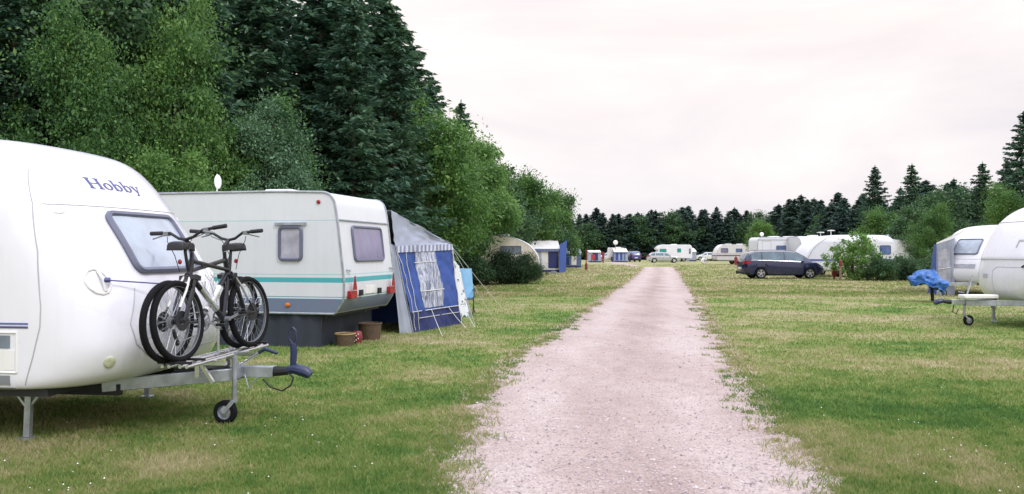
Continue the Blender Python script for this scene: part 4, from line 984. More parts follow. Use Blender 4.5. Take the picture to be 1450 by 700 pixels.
# cream caravan and white awning beyond the hedge
def caravan(label,loc,yaw,prof,width,body,trims='galv',name='touring_caravan',wins=(),fwin=None,extras=(),group=None,jockey=None,wheels=(-2.6,),skirt=False,hatch=(-2,),glass='glassdark',stripe=None,door=None,lamps=True):
    t=thing(name,label,'caravan',loc,yaw,group); pf=smoothprof(prof,n=5); B=Box(pf,width); B.mesh().build('body',M[body] if isinstance(body,str) else body,t,bevel=.05)
    for sg in (-1,1): MB().tube([(x,sg*(width/2+.002),z) for x,z in pf],.016,5,closed=True).build('edge_trim',M[trims],t)
    for sg in (-1,1):
        sfn=lambda a,b,off,sg=sg:B.side(a,b,off,sg)
        for w_ in wins: window(t,sfn,w_[0],w_[1],w_[2],w_[3],r=.05,fr=.022,glass=w_[4] if len(w_)>4 else glass,grid=(3,3))
    if fwin: window(t,lambda a,b,off:B.front(a,b,off),*fwin,r=.06,fr=.025,glass=glass,grid=(3,4),out=.02)
    if door:
        line(t,'door',lambda a,b,off:B.side(a,b,off,-1),[(door,.55),(door,2.3),(door+.62,2.3),(door+.62,.55)],.012,'groove',3)
    for h in hatch: MB().box((h,0,max(z for x,z in pf)+.04),(.7,.55,.09)).build('roof_hatch',M['white'],t,bevel=.02)
    if stripe: plate(t,'side_stripe',lambda a,b,off:B.side(a,b,off,-1),min(x for x,z in pf)+.3,-.12,stripe[0],stripe[1],stripe[2],.006,8,1)
    x0=min(x for x,z in pf); MB().box(((x0-.2)/2,0,.48),(abs(x0)-.6,width*.9,.12)).build('chassis',M['under'],t)
    for wx in wheels:
        for sg in (-1,1): wheel(t,wx,sg*(width/2-.14),.31,.18,side=sg)
    if lamps:
        for tt in (-.8,.8): MB().box(B.front(tt*width/2.2,.85,.02)[0],(.05,.16,.2)).build('tail_lamp',M['red'],t)
    if skirt:
        MB().grid(lambda u,v:(Vector((-.3+(x0+.8)*u,-width/2+.05+.02*math.sin(u*40),.52*v)),Vector((0,-1,0))),30,2,thick=.01).build('skirt_and_shade_sheet',M['skirt'],t)
    if jockey: drawbar(t,-.1 if jockey>0 else x0,jockey,.45,.48)
    return t,B
P_old=[(-.15,.5,.05),(0,.8,.1),(0,1.2,.1),(-.15,2.1,.3),(-.45,2.5,.4),(-1.2,2.56,0),(-4.6,2.56,.35),(-5.1,2.1,.3),(-5.2,1.1,.2),(-4.9,.5,.05)]
c3,_=caravan('cream caravan with grey-blue window showing above the dark hedge bushes','' or (WX(760,49),49,0),-4,[(-.15,.5,.05),(.15,.8,.1),(.1,1.3,.2),(-.35,1.95,.5),(-1.3,2.45,.8),(-2.6,2.55,0),(-5.4,2.5,.35),(-5.8,.5,.05)],2.2,'cream',wins=[(-2.15,-.9,1.45,1.9,'glass'),(-4.5,-3.3,1.45,1.9,'glass')],wheels=(-3,),lamps=False)
t=awning('white roofed awning with bright blue corner flap and pale wall, beyond the hedge',WX(746,60),WX(792,60),60,3.0,WZ(352.5,60),WZ(341,63),'tentwhite','tentwhite','tentnavy',winpanel=[(.12,.45,'tentgrey'),(.66,.98,'tentnavy')],flap='tentmid',yaw=0)
f=quad([(WX(791,60)-(WX(746,60)+WX(792,60))/2+.05,-.5,0),(1.75,.9,0),(1.9,1.5,2.45),(1.25,-.1,2.1)],.03,4,2); cloth(t,'corner_flap',f,'tentblue',nu=10,nv=10,th=.01)
t=thing('stone_block','dark concrete tent weight on the grass at the foot of the white awning','block',(WX(784,56),56,0)); MB().box((0,0,.1),(.38,.3,.2)).tube([(-.08,0,.2),(-.05,0,.26),(.05,0,.26),(.08,0,.2)],.012,6).build('weight_body',M['grey'],t,bevel=.02)
awning('faded blue and grey awning, smaller and beyond the white roofed one',WX(799,78),WX(823,78),78,2.6,WZ(358,78),WZ(352,80),'tentmid','tentgrey','tentmid',winpanel=[(.42,.72,'tentwhite'),(.06,.3,'tentnavy')],flap='tentgrey')
def post(label,px,Y,h,mat,w=.09,box=None,name='service_post',cat='post'):
    t=thing(name,label,cat,(WX(px,Y),Y,0)); MB().bar((0,0,0),(0,0,h),w,w,(0,1,0)).build('pole',M[mat],t,bevel=.005)
    if box: MB().box((0,-.03,box[0]),(box[1],.16,box[2])).build('cabinet',M[box[3]],t,bevel=.01)
    else: MB().box((0,0,h),(w*1.6,w*1.6,w*.7)).build('cap',M[mat],t)
    return t
post('thin dark red post on the grass beside the faded blue awning',830,66,1.75,'darkred',.08,box=(.35,.2,.5,'darkred'))
post('red wooden post beside the white motorhome tent, far left of the blue car',854,110,1.5,'darkred',.18,box=(1.0,.35,.9,'darkred'))
# far tent with a red deck chair in it
t=awning('far white domed tent standing open, with a red chair inside',WX(834,116),WX(851,116),116,2.4,1.55,1.75,'tentgrey','tentwhite','tentgrey',winpanel=[(.3,.75,'tentnavy')],flap='tentwhite')
t=thing('camp_chair','red camp chair in front of the far white domed tent','chair',(WX(840,114.5),114.5,0))
MB().box((0,.2,.75),(.6,.06,.75),rot=(R(-14),0,0)).build('backrest',M['red'],t); MB().box((0,0,.42),(.6,.5,.06)).build('seat',M['darkred'],t)
for a in (-.27,.27):
    for b in (-.2,.2): MB().bar((a,b,0),(a,b,.42),.04,.04,(0,1,0)).build('leg',M['black'],t)
P_far=[(-.15,.5,.05),(0,.9,.1),(-.1,1.6,.2),(-.3,2.45,.35),(-1.2,2.55,0),(-4.2,2.55,.35),(-4.6,1.7,.3),(-4.5,.5,.05)]
caravan('far white caravan with a satellite mast, at the left end of the far row',(WX(884,121),121,0),0,[(-.1,.5,.05),(0,2.1,.3),(-2,2.15,0),(-2.4,2.15,.2),(-2.5,.5,.05)],2.1,'white',wins=(),wheels=(-1.6,),stripe=(.55,.75,'darkred'),hatch=(-.9,))[0]
mt=thing('satellite_mast','thin mast with a small white dish above the far white caravan','mast',(WX(871.5,119.3),119.3,0)); MB().tube([(0,0,0),(0,0,2.9)],.04,6).build('pole',M['galv'],mt); MB().sphere((0,-.1,2.9),.36,12,8,(1,.3,1)).build('dish',M['white'],mt)
awning('far blue striped awning between the white caravan and the blue car',WX(870,118),WX(889,118),118,2.4,1.5,2.05,'tentgrey','tentcream','tentmid',winpanel=[(.08,.3,'tentblue'),(.42,.6,'tentblue'),(.7,.82,'tentmid')],flap='tentmid')
# ------------------------------------------------------------------ cars
def car(name,label,loc,yaw,paint,Lc=4.6,H=1.6,Wd=1.8,kind='mpv',group=None,rims=5,dark=True,rail=True):
    """local x forward, nose at +Lc/2"""
    t=thing(name,label,'car',loc,yaw,group); h=Lc/2; WB=Lc*.295*2; xr,xf=-WB/2-.02,WB/2+.02; WRr=.325
    if kind=='mpv':
        roof=cubic([-h,-h+.06,-h+.35,-h+.8,0,.6,1.15,1.65,1.95,h-.25,h],[.75,1.05,H-.17,H-.02,H,H-.06,H-.32,1.02,.97,.78,.60])
        belt=cubic([-h,-h+.3,0,1.0,1.7,h-.25,h],[.72,1.05,1.0,.95,.93,.76,.58])
    elif kind=='estate':
        roof=cubic([-h,-h+.08,-h+.5,-h+.9,-.2,.35,.85,1.15,1.4,h-.25,h],[.7,.95,H-.10,H-.02,H,H-.08,H-.36,.98,.92,.76,.55])
        belt=cubic([-h,-h+.3,0,.9,1.3,h-.25,h],[.68,.95,.93,.90,.88,.74,.53])
    else:
        roof=cubic([-h,-h+.06,-h+.35,-h+.7,-.1,.3,.8,1.05,1.3,h-.25,h],[.7,.95,H-.12,H-.02,H,H-.08,H-.38,.98,.92,.74,.55])
        belt=cubic([-h,-h+.3,0,.8,1.2,h-.25,h],[.68,.93,.92,.9,.86,.72,.53])
    hwf=cubic([-h,-h+.15,-h+.6,0,h-.7,h-.2,h],[.70,.88,.97,1.0,.97,.86,.60])
    xs=sorted(set([round(v,3) for v in list(np.linspace(-h,h,41))+[xr+c*s for c in (.0,.12,.22,.30,.36,.385,.42) for s in (-1,1)]+[xf+c*s for c in (.0,.12,.22,.30,.36,.385,.42) for s in (-1,1)]]))
    def sec(x):
        hw=Wd/2*hwf(x); zr=roof(x); zb=min(belt(x),zr-.02); z0=.20+(.10 if abs(x)>h-.25 else 0)
        g=max(0,zr-zb); hr=hw*.965-.36*g if g>.08 else hw*.93
        za=0
        for c in (xr,xf):
            if abs(x-c)<.385: za=max(za,WRr+math.sqrt(.385**2-(x-c)**2)*.98)
        zo=max(z0+.08,za)
        pts=[(0,z0),(hw*.80,z0),(hw*.96,zo),(hw*1.0,max(zo+.02,.5*(z0+zb)+.05)),(hw*.985,max(zo+.03,zb-.06)),(hw*.965,zb),(hr+.02,zr-.07 if g>.12 else zb+.3*g),(hr*.86,zr-.012),(hr*.5,zr+.0),(0,zr+.008)]
        return pts
    V=[];n=10
    for x in xs:
        s=sec(x); full=[(x,-p[0],p[1]) for p in s]+[(x,p[0],p[1]) for p in reversed(s[1:-1])]
        V+=full
    m=18; F=[(j*m+i,j*m+(i+1)%m,(j+1)*m+(i+1)%m,(j+1)*m+i) for j in range(len(xs)-1) for i in range(m)]
    F.append(tuple(range(m-1,-1,-1))); F.append(tuple((len(xs)-1)*m+i for i in range(m)))
    MB().add(V,F).build('body',M[paint],t,smooth=42)
    # glass
    def sg_fn(sg):
        def f(x,v,off):
            s=sec(x); a=Vector((x,sg*s[5][0],s[5][1])); b=Vector((x,sg*s[6][0],s[6][1])); p=a.lerp(b,v); nrm=Vector((0,sg*(b-a).z,abs((a-b).y))).normalized(); return p+nrm*off,nrm
        return f
    segs={'mpv':[(-h+.42,-h+.98),(-h+1.06,-.10),(-.02,1.02)],'estate':[(-h+.45,-h+1.05),(-h+1.12,-.08),(0,.88)],'hatch':[(-h+.5,-h+.95),(-h+1.0,-.1),(0,.8)]}[kind]
    for sg in (-1,1):
        f=sg_fn(sg)
        for a,b in segs: MB().grid(lambda u,v:f(a+(b-a)*u,.10+(.86 if kind!='x' else 1)*v,.012),6,3,thick=.011).build('side_window',M['carglass'],t)
        MB().tube([f(segs[0][0]+(segs[-1][1]-segs[0][0])*k/12,.06,.012)[0] for k in range(13)],.010,5).build('window_trim',M['chrome'],t)
        if rail: MB().tube([(x,sg*(sec(x)[6][0]-.04),roof(x)+.035) for x in np.linspace(-h+.6,.5,9)],.016,6).build('roof_rail',M['grey'],t)
        mx_=segs[-1][1]-.05; y=sg*(Wd/2*hwf(mx_)+.06); mr=MB().sphere((mx_,y,belt(mx_)+.07),.09,12,8,(.8,1,.8)); mr.build('wing_mirror',M[paint],t)
        for hx in (-.25,.7): MB().box((hx,sg*(Wd/2*hwf(hx)*.99+.01),belt(hx)-.12),(.17,.03,.03)).build('door_handle',M[paint],t,bevel=.005)
        # lamps
        hl=[];
        MB().grid(lambda u,v:(Vector((h-.55+.42*u,sg*(Wd/2*hwf(h-.55+.42*u)*(.985)+.004),.60+.04*u+(.13-.03*u)*v)),Vector((0,sg,0))),5,3,thick=.02).build('headlight',M['amberclear'] if not dark else M['chrome'],t)
        MB().grid(lambda u,v:(Vector((-h+.03+.34*u,sg*(Wd/2*hwf(-h+.03+.34*u)*(.975)+.012),.86+.02*u+(.17)*v)),Vector((0,sg,0))),5,3,thick=.02).build('rear_light',M['red'],t)
        MB().box((-h+.02,sg*Wd*.34,.93),(.06,.22,.18)).build('rear_light',M['red'],t,bevel=.01)
        for cx in (xr,xf): wheel(t,cx,sg*(Wd/2-.11),WRr,.21,'tyrerim',rims,.66,side=sg)
        # door shut lines
        for lx in (segs[1][0]-.02,-.06,segs[2][1]+.02):
            MB().tube([(lx,sg*(sec(lx)[k][0]+.002),sec(lx)[k][1]) for k in (2,3,4,5)],.005,4).build('door_seam',M['black'],t)
    def top_fn(x,v,off,x2=None):
        s=sec(x); w_=s[7][0]*.96; e=.02; d=Vector((2*e,0,roof(x+e)-roof(x-e))); nrm=Vector((-d.z,0,d.x)).normalized(); y=-w_+2*w_*v
        q=abs(y)/max(1e-6,s[8][0]); z=s[9][1] if q<1 else s[8][1]-.012*(q-1)
        return Vector((x,y,z))+nrm*off,nrm
    fx={'mpv':(.66,1.60),'estate':(.38,1.12),'hatch':(.33,1.02)}[kind]
    MB().grid(lambda u,v:top_fn(fx[0]+(fx[1]-fx[0])*u,v,.018),10,8,thick=.012).build('windscreen',M['carglass'],t)
    rx=(-h+.09,-h+.36)
    MB().grid(lambda u,v:top_fn(rx[0]+(rx[1]-rx[0])*u,v,.018),6,8,thick=.012).build('rear_window',M['carglass'],t)
    MB().box((-h-.01,0,.62),(.03,.52,.12)).build('licence_plate',M['white'],t)
    MB().box((-h+.06,0,.36),(.2,Wd*.8,.16)).build('bumper',M['black' if dark else paint],t,bevel=.04); MB().box((h-.16,0,.34),(.24,Wd*.66,.16)).build('bumper',M['black' if dark else paint],t,bevel=.05)
    return t,h
t,h=car('parked_car','dark blue people carrier parked side-on on the grass to the right','' or (WX(1108,46.5),46.9,0),1,'carblue',4.75,1.64,1.86,'mpv')
MB().tube([(-h+.05,0,.33),(-h-.17,0,.30),(-h-.19,0,.42)],.025,8).sphere((-h-.19,0,.44),.035,8,6).build('tow_bar',M['black'],t)
car('parked_car','silver estate car parked side-on at the far end of the gravel road',(WX(939.5,112),112,0),-2,'carsilver',4.6,1.44,1.78,'estate',rims=0,dark=False)
car('parked_car','dark blue people carrier seen from behind, in the far row left of the road',(WX(896.5,121),122,0),98,'carmid',4.4,1.62,1.8,'mpv',rims=0)
car('parked_car','small pale yellow car beside the far dark blue one',(WX(911,150),150,0),170,'caryellow',3.9,1.42,1.7,'hatch',rims=0,dark=False,rail=False)
car('parked_car','small white car at the left end of the far row behind the red post',(WX(861,124),124,0),175,'carwhite',3.8,1.42,1.7,'hatch',rims=0,dark=False,rail=False)
car('parked_car','white car standing in front of the distant white caravan, right of the road end',(WX(999,140),140,0),185,'carwhite',4.0,1.42,1.7,'hatch',rims=0,dark=False,rail=False)
# ------------------------------------------------------------------ far row right of the road end
mh=thing('motorhome','big white motorhome with green windows behind the silver car','motorhome',(WX(978,124),124,0),0)
pf=smoothprof([(0,.5,.1),(.02,2.2,.3),(-.25,2.6,.3),(-4.9,2.62,.9),(-5.6,1.95,.5),(-5.15,1.75,.1),(-5.6,1.15,.2),(-5.9,1.0,.1),(-6.0,.5,.1)],n=5); B=Box(pf,2.2); B.mesh().build('body',M['gelcoat'],mh,bevel=.06)
s_=lambda a,b,off:B.side(a,b,off,-1)
window(mh,s_,-5.0,-4.0,1.5,1.95,glass='glassgreen'); window(mh,s_,-2.3,-1.75,1.45,2.0,glass='glassgreen'); plate(mh,'lower_panel',s_,-5.6,-.1,.55,.8,'panel',.02); window(mh,s_,-.5,-.25,1.2,2.0,glass='glass')
for x in (-4.6,-1.3):
    for sg in (-1,1): wheel(mh,x,sg*.95,.33,.2,side=sg)
MB().box((-2.6,0,2.67),(.8,.6,.1)).build('roof_hatch',M['white'],mh,bevel=.02)
awning('narrow grey and white tent at the right end of the motorhome',WX(976,127),WX(986,127),127,2,1.6,2.1,'tentgrey','tentwhite','tentgrey',flap='tentwhite')
P_old2=[(-.3,.5,.05),(0,.85,.15),(-.1,1.4,.2),(-.55,2.15,.4),(-1.1,2.5,.4),(-4.6,2.56,.35),(-5.2,2.1,.3),(-5.3,1.1,.2),(-4.9,.5,.05)]
def flip(P): 
    x0=min(p[0] for p in P); return [(x0-p[0],)+tuple(p[1:]) for p in reversed(P)]
caravan('distant white caravan with a sloping front, behind the white car',(WX(1014,160),160,0),0,flip(P_old2)[:0] or [(0,.5,.1),(0,2.1,.3),(-.4,2.4,.3),(-3.0,2.45,.6),(-3.6,1.7,.5),(-4.2,.9,.2),(-4.0,.5,.1)],2.1,'white',wins=[(-3.0,-2.2,1.4,1.85),(-1.4,-.6,1.4,1.85)],wheels=(-2,),lamps=False)
t=thing('water_container','small white barrel-shaped water container on the grass near the pinkish caravan','container',(WX(997,99),99,0)); MB().lathe([(.001,-.32),(.34,-.32),(.38,-.2),(.38,.2),(.34,.32),(.001,.32)],Matrix.Translation((0,0,.38)),20).build('barrel',M['white'],t); MB().tube([(0,-.36,.4),(0,-.7,.9),(0,-.3,.95)],.03,6).build('handle',M['galv'],t)
M['pinkbody']=banded('pinkish white panels with dark line',[(0,(.60,.57,.58)),(1.0,(.06,.05,.09)),(1.13,(.64,.60,.62)),(1.25,(.16,.14,.2)),(1.29,(.68,.65,.66))],rough=.4)
c,_=caravan('pinkish white caravan with a thin dark line along its side, right of the road end',(WX(1066,97),97,0),0,[(0,.52,.1),(0,2.3,.3),(-.4,2.42,.2),(-3.9,2.42,.6),(-4.45,1.95,.4),(-4.75,1.0,.2),(-4.6,.52,.1)],2.15,'pinkbody',wins=[(-4.15,-3.3,1.45,1.95,'glassviolet'),(-2.35,-1.6,1.5,1.9,'glassblue'),(-.85,-.2,1.45,1.9,'glassblue')],wheels=(-2.3,),hatch=(-3,-1.6),lamps=False)
drawbar(c,-4.4,-5.9,.45,.45) if False else MB().bar((-4.5,-.3,.45),(-5.9,0,.45),.08,.1).bar((-4.5,.3,.45),(-5.9,0,.45),.08,.1).build('drawbar',M['under'],c)
post('dark red hydrant post in front of the pinkish white caravan',1042,92,1.0,'darkred',.14,box=(.45,.36,.85,'darkred'))
# long caravan behind the car
c,_=caravan('long white caravan with a door and a dish, directly behind the dark blue car',(WX(1127,57),57,0),0,[(0,.5,.1),(.05,1.2,.1),(-.02,2.45,.15),(-.25,2.58,.15),(-2.9,2.58,.15),(-3.05,2.4,.15),(-3.1,1.0,.1),(-3.0,.5,.1)],2.2,'panel',wins=[(-1.75,-1.1,1.42,1.98,'glassblue')],wheels=(-1.5,),hatch=(-1.6,-.5),door=-2.75,lamps=False)
plate(c,'roof_band',lambda a,b,off:Box([(0,0),(0,1)],2.2).side(a,b,off,-1),-3.0,-.1,2.36,2.42,'groove',.012,4,1)
MB().tube([(-2.6,-.5,2.58),(-2.6,-.5,2.72)],.02,6).build('dish_arm',M['galv'],c); MB().sphere((-2.6,-.5,2.8),.15,12,8,(1,.5,1)).build('satellite_dish',M['white'],c)
# violet window caravan, seen end-on
c,B=caravan('caravan with a wide violet end window, right behind the dark blue car',(WX(1153,53.5),52.5,0),-94,[(0,.5,.1),(.1,.9,.1),(0,1.4,.2),(-.12,2.0,.2),(-.4,2.42,.3),(-1.2,2.6,0),(-4.6,2.58,.3),(-5,.5,.1)],2.3,'panel',fwin=(-.9,.8,1.4,1.95),wheels=(-2.6,),glass='glassviolet',hatch=(-1.6,),lamps=False)
# curved nose caravan
LV=[(.42,.0,1.05,-5.6),(.50,.12,1.1,-5.7),(.8,.22,1.15,-5.75),(1.1,.16,1.15,-5.75),(1.5,-.02,1.15,-5.72),(1.9,-.32,1.14,-5.66),(2.2,-.68,1.12,-5.55),(2.4,-1.02,1.06,-5.42),(2.52,-1.4,.98,-5.25),(2.58,-1.8,.8,-5.0),(2.61,-2.3,.5,-4.5),(2.62,-2.8,.2,-4)]
def moulded(label,loc,yaw,LV,glass='glass',fwin=None,band=None,wins=(),dbar=None,group=None,wheels=(-2.9,),cf=.35,n=2.6,body='gelcoat',**kw):
    t=thing('touring_caravan',label,'caravan',loc,yaw,group); S=Loft(LV,cf=cf,n=n); S.mesh().build('body',M[body] if isinstance(body,str) else body,t,smooth=50)
    if fwin: window(t,lambda a,b,off:S.front(a,b,off),*fwin,r=.06,fr=.024,glass=glass,grid=(8,5),out=.02)
    for sg in (-1,1):
        for w_ in wins: window(t,lambda a,b,off:S.side(a,b,off,sg),w_[0],w_[1],w_[2],w_[3],glass=w_[4] if len(w_)>4 else glass,grid=(4,3))
        if band: plate(t,'side_band',lambda a,b,off:S.side(a,b,off,sg),LV[0][3]+.3,S.at(1)[0]-cf-.02,band[0],band[1],band[2],.006,16,1)
        for wx in wheels: wheel(t,wx,sg*1.0,.32,.19,side=sg)
    MB().box((-2.8,0,.42),(5,1.9,.1)).build('chassis',M['under'],t)
    if dbar: drawbar(t,*dbar)
    return t,S
c4,S4=moulded('white caravan with curved nose and blue lower stripe, behind the tall shrub',(WX(1141,48.7),49.9,0),180,LV,wins=[(-4.2,-3.6,1.42,1.95,'glassblue'),(-5.2,-4.55,1.42,1.95,'glassblue')],band=(1.02,1.12,'stripeblue'),n=4,cf=.3,body='panel')
# this one points left: mirror so that its nose is at local +x turned 180 degrees
for sg in (1,):
    P=[(x,sg*1.12,z) for z,x,w,_ in [(l[0],l[1],l[2],0) for l in LV[1:9]]]
    MB().tube([S4.side(S4.at(z)[0]-.3,z,.01,1)[0] for z in np.linspace(.6,2.5,14)],.02,5).build('corner_trim',M['galv'],c4)
    plate(c4,'lower_band',lambda a,b,off:S4.side(a,b,off,1),-5.3,-.15,1.0,1.1,'stripeblue',.012,16,1); line(c4,'roof_seam',lambda a,b,off:S4.side(a,b,off,1),[(-5.4,2.1),(-1.0,2.1)],.008,'groove',10)
for x,y,h in ((-1.25,.3,.16),(-1.9,.3,.28)): MB().tube([(x,y,2.55),(x,y,2.58+h)],.03,6).lathe([(.001,-.02),(.22,-.02),(.22,.03),(.001,.05)],Matrix.Translation((x,y,2.6+h))@Matrix.Rotation(R(90),4,'X'),16).build('roof_vent',M['white'],c4)
MB().box((-1.1,1.03,.8),(.5,.02,.35)).build('service_hatch',M['white'],c4,bevel=.01)
post('dark red electricity cabinet on a short post, before the curved nose caravan',1181,45.4,.75,'darkred',.08,box=(.45,.24,.5,'darkred'))
post('tall rusty post at the left foot of the loose shrub',1190,43.6,1.15,'wood',.10,box=(.95,.13,.25,'darkred'))
# white roofs behind the bushes
for px0,px1,Y,z,lb,yw in ((1278,1312,62,2.9,'white van roof showing above the bushes, left of the blue side awning',0),(1258,1300,55,2.35,'white caravan mostly hidden behind the bushes left of the blue side awning',3)):
    caravan(lb,(WX(px1,Y),Y,0),yw,[(0,.5,.1),(.05,1.5,.1),(-.1,z,.3),(-(px1-px0)/FPX*Y-1,z,.3),(-(px1-px0)/FPX*Y-1.4,1.2,.3),(-(px1-px0)/FPX*Y-1.3,.5,.1)],2.1,'white',wins=[(-1.2,-.4,1.35,1.8,'glassblue')],wheels=(-1.8,),lamps=False)
# ------------------------------------------------------------------ right-hand group
LR=[(.45,.30,1.05,-4.6),(.52,.42,1.10,-4.7),(.8,.52,1.13,-4.75),(1.15,.44,1.13,-4.75),(1.5,.28,1.13,-4.75),(1.9,.02,1.12,-4.7),(2.2,-.28,1.09,-4.62),(2.4,-.62,1.03,-4.5),(2.52,-1.05,.9,-4.35),(2.58,-1.6,.6,-4.1),(2.6,-2.2,.2,-3.6)]
r2,SR=moulded('smaller white caravan with a tilted front window, beside the right-hand awning','' or (16.55,28.9,0),205,LR,fwin=(-.42,.50,1.50,2.02),glass='glasslight',dbar=(.3,1.75,.45,.45,.5),cf=.5,n=3.0,wins=[(-2.6,-1.6,1.4,1.9,'glassdark')])
fr2=lambda a,b,off:SR.front(a,b,off)
plate(r2,'front_vent',fr2,-.40,.55,1.0,1.14,'curtain',.015,8,2); line(r2,'seam',fr2,[(-1.0,2.12),(0,2.12),(1.0,2.12)],.008,'groove',8)
line(r2,'locker_lid',fr2,[(-.85,1.32),(0,1.32),(.85,1.32)],.008,'groove',8)
MB().tube([SR.side(SR.at(z)[0]-.35,z,.012,1)[0] for z in np.linspace(.5,2.5,14)],.018,5).build('corner_trim',M['galv'],r2)
MB().tube([SR.side(-.5+.75*u,1.0-.22*(1-u)**2+.08,.03,1)[0] for u in np.linspace(0,1,8)],.022,5).build('grab_rail',M['grey'],r2)
# rightmost caravan
LQ=[(.50,.22,1.05,-5.5),(.56,.40,1.10,-5.6),(.75,.56,1.14,-5.6),(1.0,.60,1.15,-5.6),(1.36,.53,1.15,-5.6),(1.4,.53,1.15,-5.6),(1.8,.34,1.15,-5.6),(2.1,.15,1.13,-5.55),(2.3,-.06,1.10,-5.5),(2.45,-.30,1.03,-5.4),(2.55,-.60,.92,-5.25),(2.6,-1.1,.6,-4.9),(2.62,-1.9,.2,-4)]
r1,SQ=moulded('tall white caravan at the right edge with its drawbar pointing to the road','' or (11.02,17.15,0),184,LQ,dbar=(.3,1.78,.50,.50,.5),cf=.6,n=2.5,wins=[(-2.2,-1.1,1.4,1.95,'glassdark')])
fr1=lambda a,b,off:SQ.front(a,b,off)
line(r1,'seam',fr1,[(-1.05,1.38),(-.5,1.38),(.5,1.38),(1.1,1.38)],.008,'groove',8)
line(r1,'seam',fr1,[(-1.05,2.16),(0,2.16),(1.05,2.16)],.010,'groove',10)
line(r1,'locker_lid',fr1,[(-.2,.62),(-.2,1.15),(-.1,1.22),(.95,1.22)],.006,'groove',8)
P=[fr1(.62+.02*k,1.22+.015*k,.03)[0] for k in range(10)]; MB().tube(P,.018,6).build('grab_handle',M['black'],r1)
plate(r1,'emblem',fr1,-.55,-.36,.98,1.07,'groove',.006); plate(r1,'emblem',fr1,.30,.50,1.74,1.78,'groove',.006); plate(r1,'emblem',fr1,.30,.34,1.62,1.76,'groove',.006)
leg(r1,.1,.85,.5); leg(r1,.1,-.85,.5)
MB().box((1.15,.15,.62),(.75,.25,.08)).build('drawbar_cover',M['white'],r1,bevel=.02)
MB().tube([(1.3,-.05,.55),(1.2,-.05,.85),(1.14,-.05,1.05)],.02,6).build('brake_lever',M['galv'],r1)
MB().tube([(1.62,.04,.45),(1.66,.06,.30),(1.58,.06,.26),(1.52,.05,.36)],.010,5).build('breakaway_cable',M['black'],r1)
# blue tarpaulin over the tow hitch of the smaller caravan
t=thing('tarpaulin_cover','crumpled bright blue tarpaulin draped over the hitch of the smaller right-hand caravan','tarpaulin',(WX(1316,25.3),25.3,0))
def tp_(u,v):
    a=2*math.pi*u; k=v; r_=.12+.42*math.sin(min(1,k*1.15)*math.pi*.62); n_=mnoise.fractal(Vector((math.cos(a)*1.6,math.sin(a)*1.6,k*2.5)),.8,2,4)
    r_*=1+.35*n_; x=math.cos(a)*r_*.78-.22*(1-abs(k-.6)*1.4)*max(0,-math.cos(a)); y=math.sin(a)*r_
    return (Vector((x,y,1.0-(.48+.30*max(0,math.cos(a+.5)))*k+.07*n_+.05*math.sin(a*7)*k)),Vector((math.cos(a),math.sin(a),.3)).normalized())
MB().grid(tp_,40,16,thick=.012).build('sheet',M['tarp'],t,smooth=30)
MB().tube([(.1,0,.02),(.05,0,.9)],.05,6).build('support_prop',M['under'],t)
# awning of the smaller caravan
Y0=30.0
t=thing('awning_tent','white roofed awning with bright blue side, attached to the smaller right-hand caravan','awning',(0,0,0))
a0=Vector((WX(1314,30.0),30.0,0)); a1=Vector((WX(1326,29.2),29.2,0)); a2=Vector((WX(1352,28.9),28.9,0)); 
h1=Vector((WX(1322,30.0),30.0,WZ(346,30))); h2=Vector((WX(1326,29.2),29.2,WZ(346,29.2))); h3=Vector((WX(1350,28.9),28.9,WZ(338,28.9)))
cloth(t,'blue_wall',quad([a0,a1,h2,h1],.02,4,1),'tentblue',nu=6,nv=12); fw_=quad([a1,a2,h3,h2],.03,6,3); cloth(t,'side_wall',fw_,'tentgrey',nu=12,nv=12)
cloth(t,'clear_window',fw_,'curtain',.10,.80,.22,.86,12,12,.03); piping(t,fw_,[(.1,.5),(.8,.5)],.04,.014)
bk=Vector((2.6,4.2,0)); cloth(t,'roof',quad([h2,h3,h3+bk+Vector((0,0,.3)),h2+bk+Vector((0,0,.1))],.03,4,4),'tentwhite',nu=10,nv=10)
rr_=Vector((WX(1376,28.7),28.7,WZ(321,28.7))); cloth(t,'gable',quad([h2,h3,rr_,h2+Vector((0,0,.05))],.015,4,7),'tentwhite',nu=10,nv=6)
cloth(t,'back_wall',quad([a0,a0+bk,h2+bk,h1],.02,5,2),'tentblue',nu=12,nv=8)

r1.scale=(1,1,1.035)
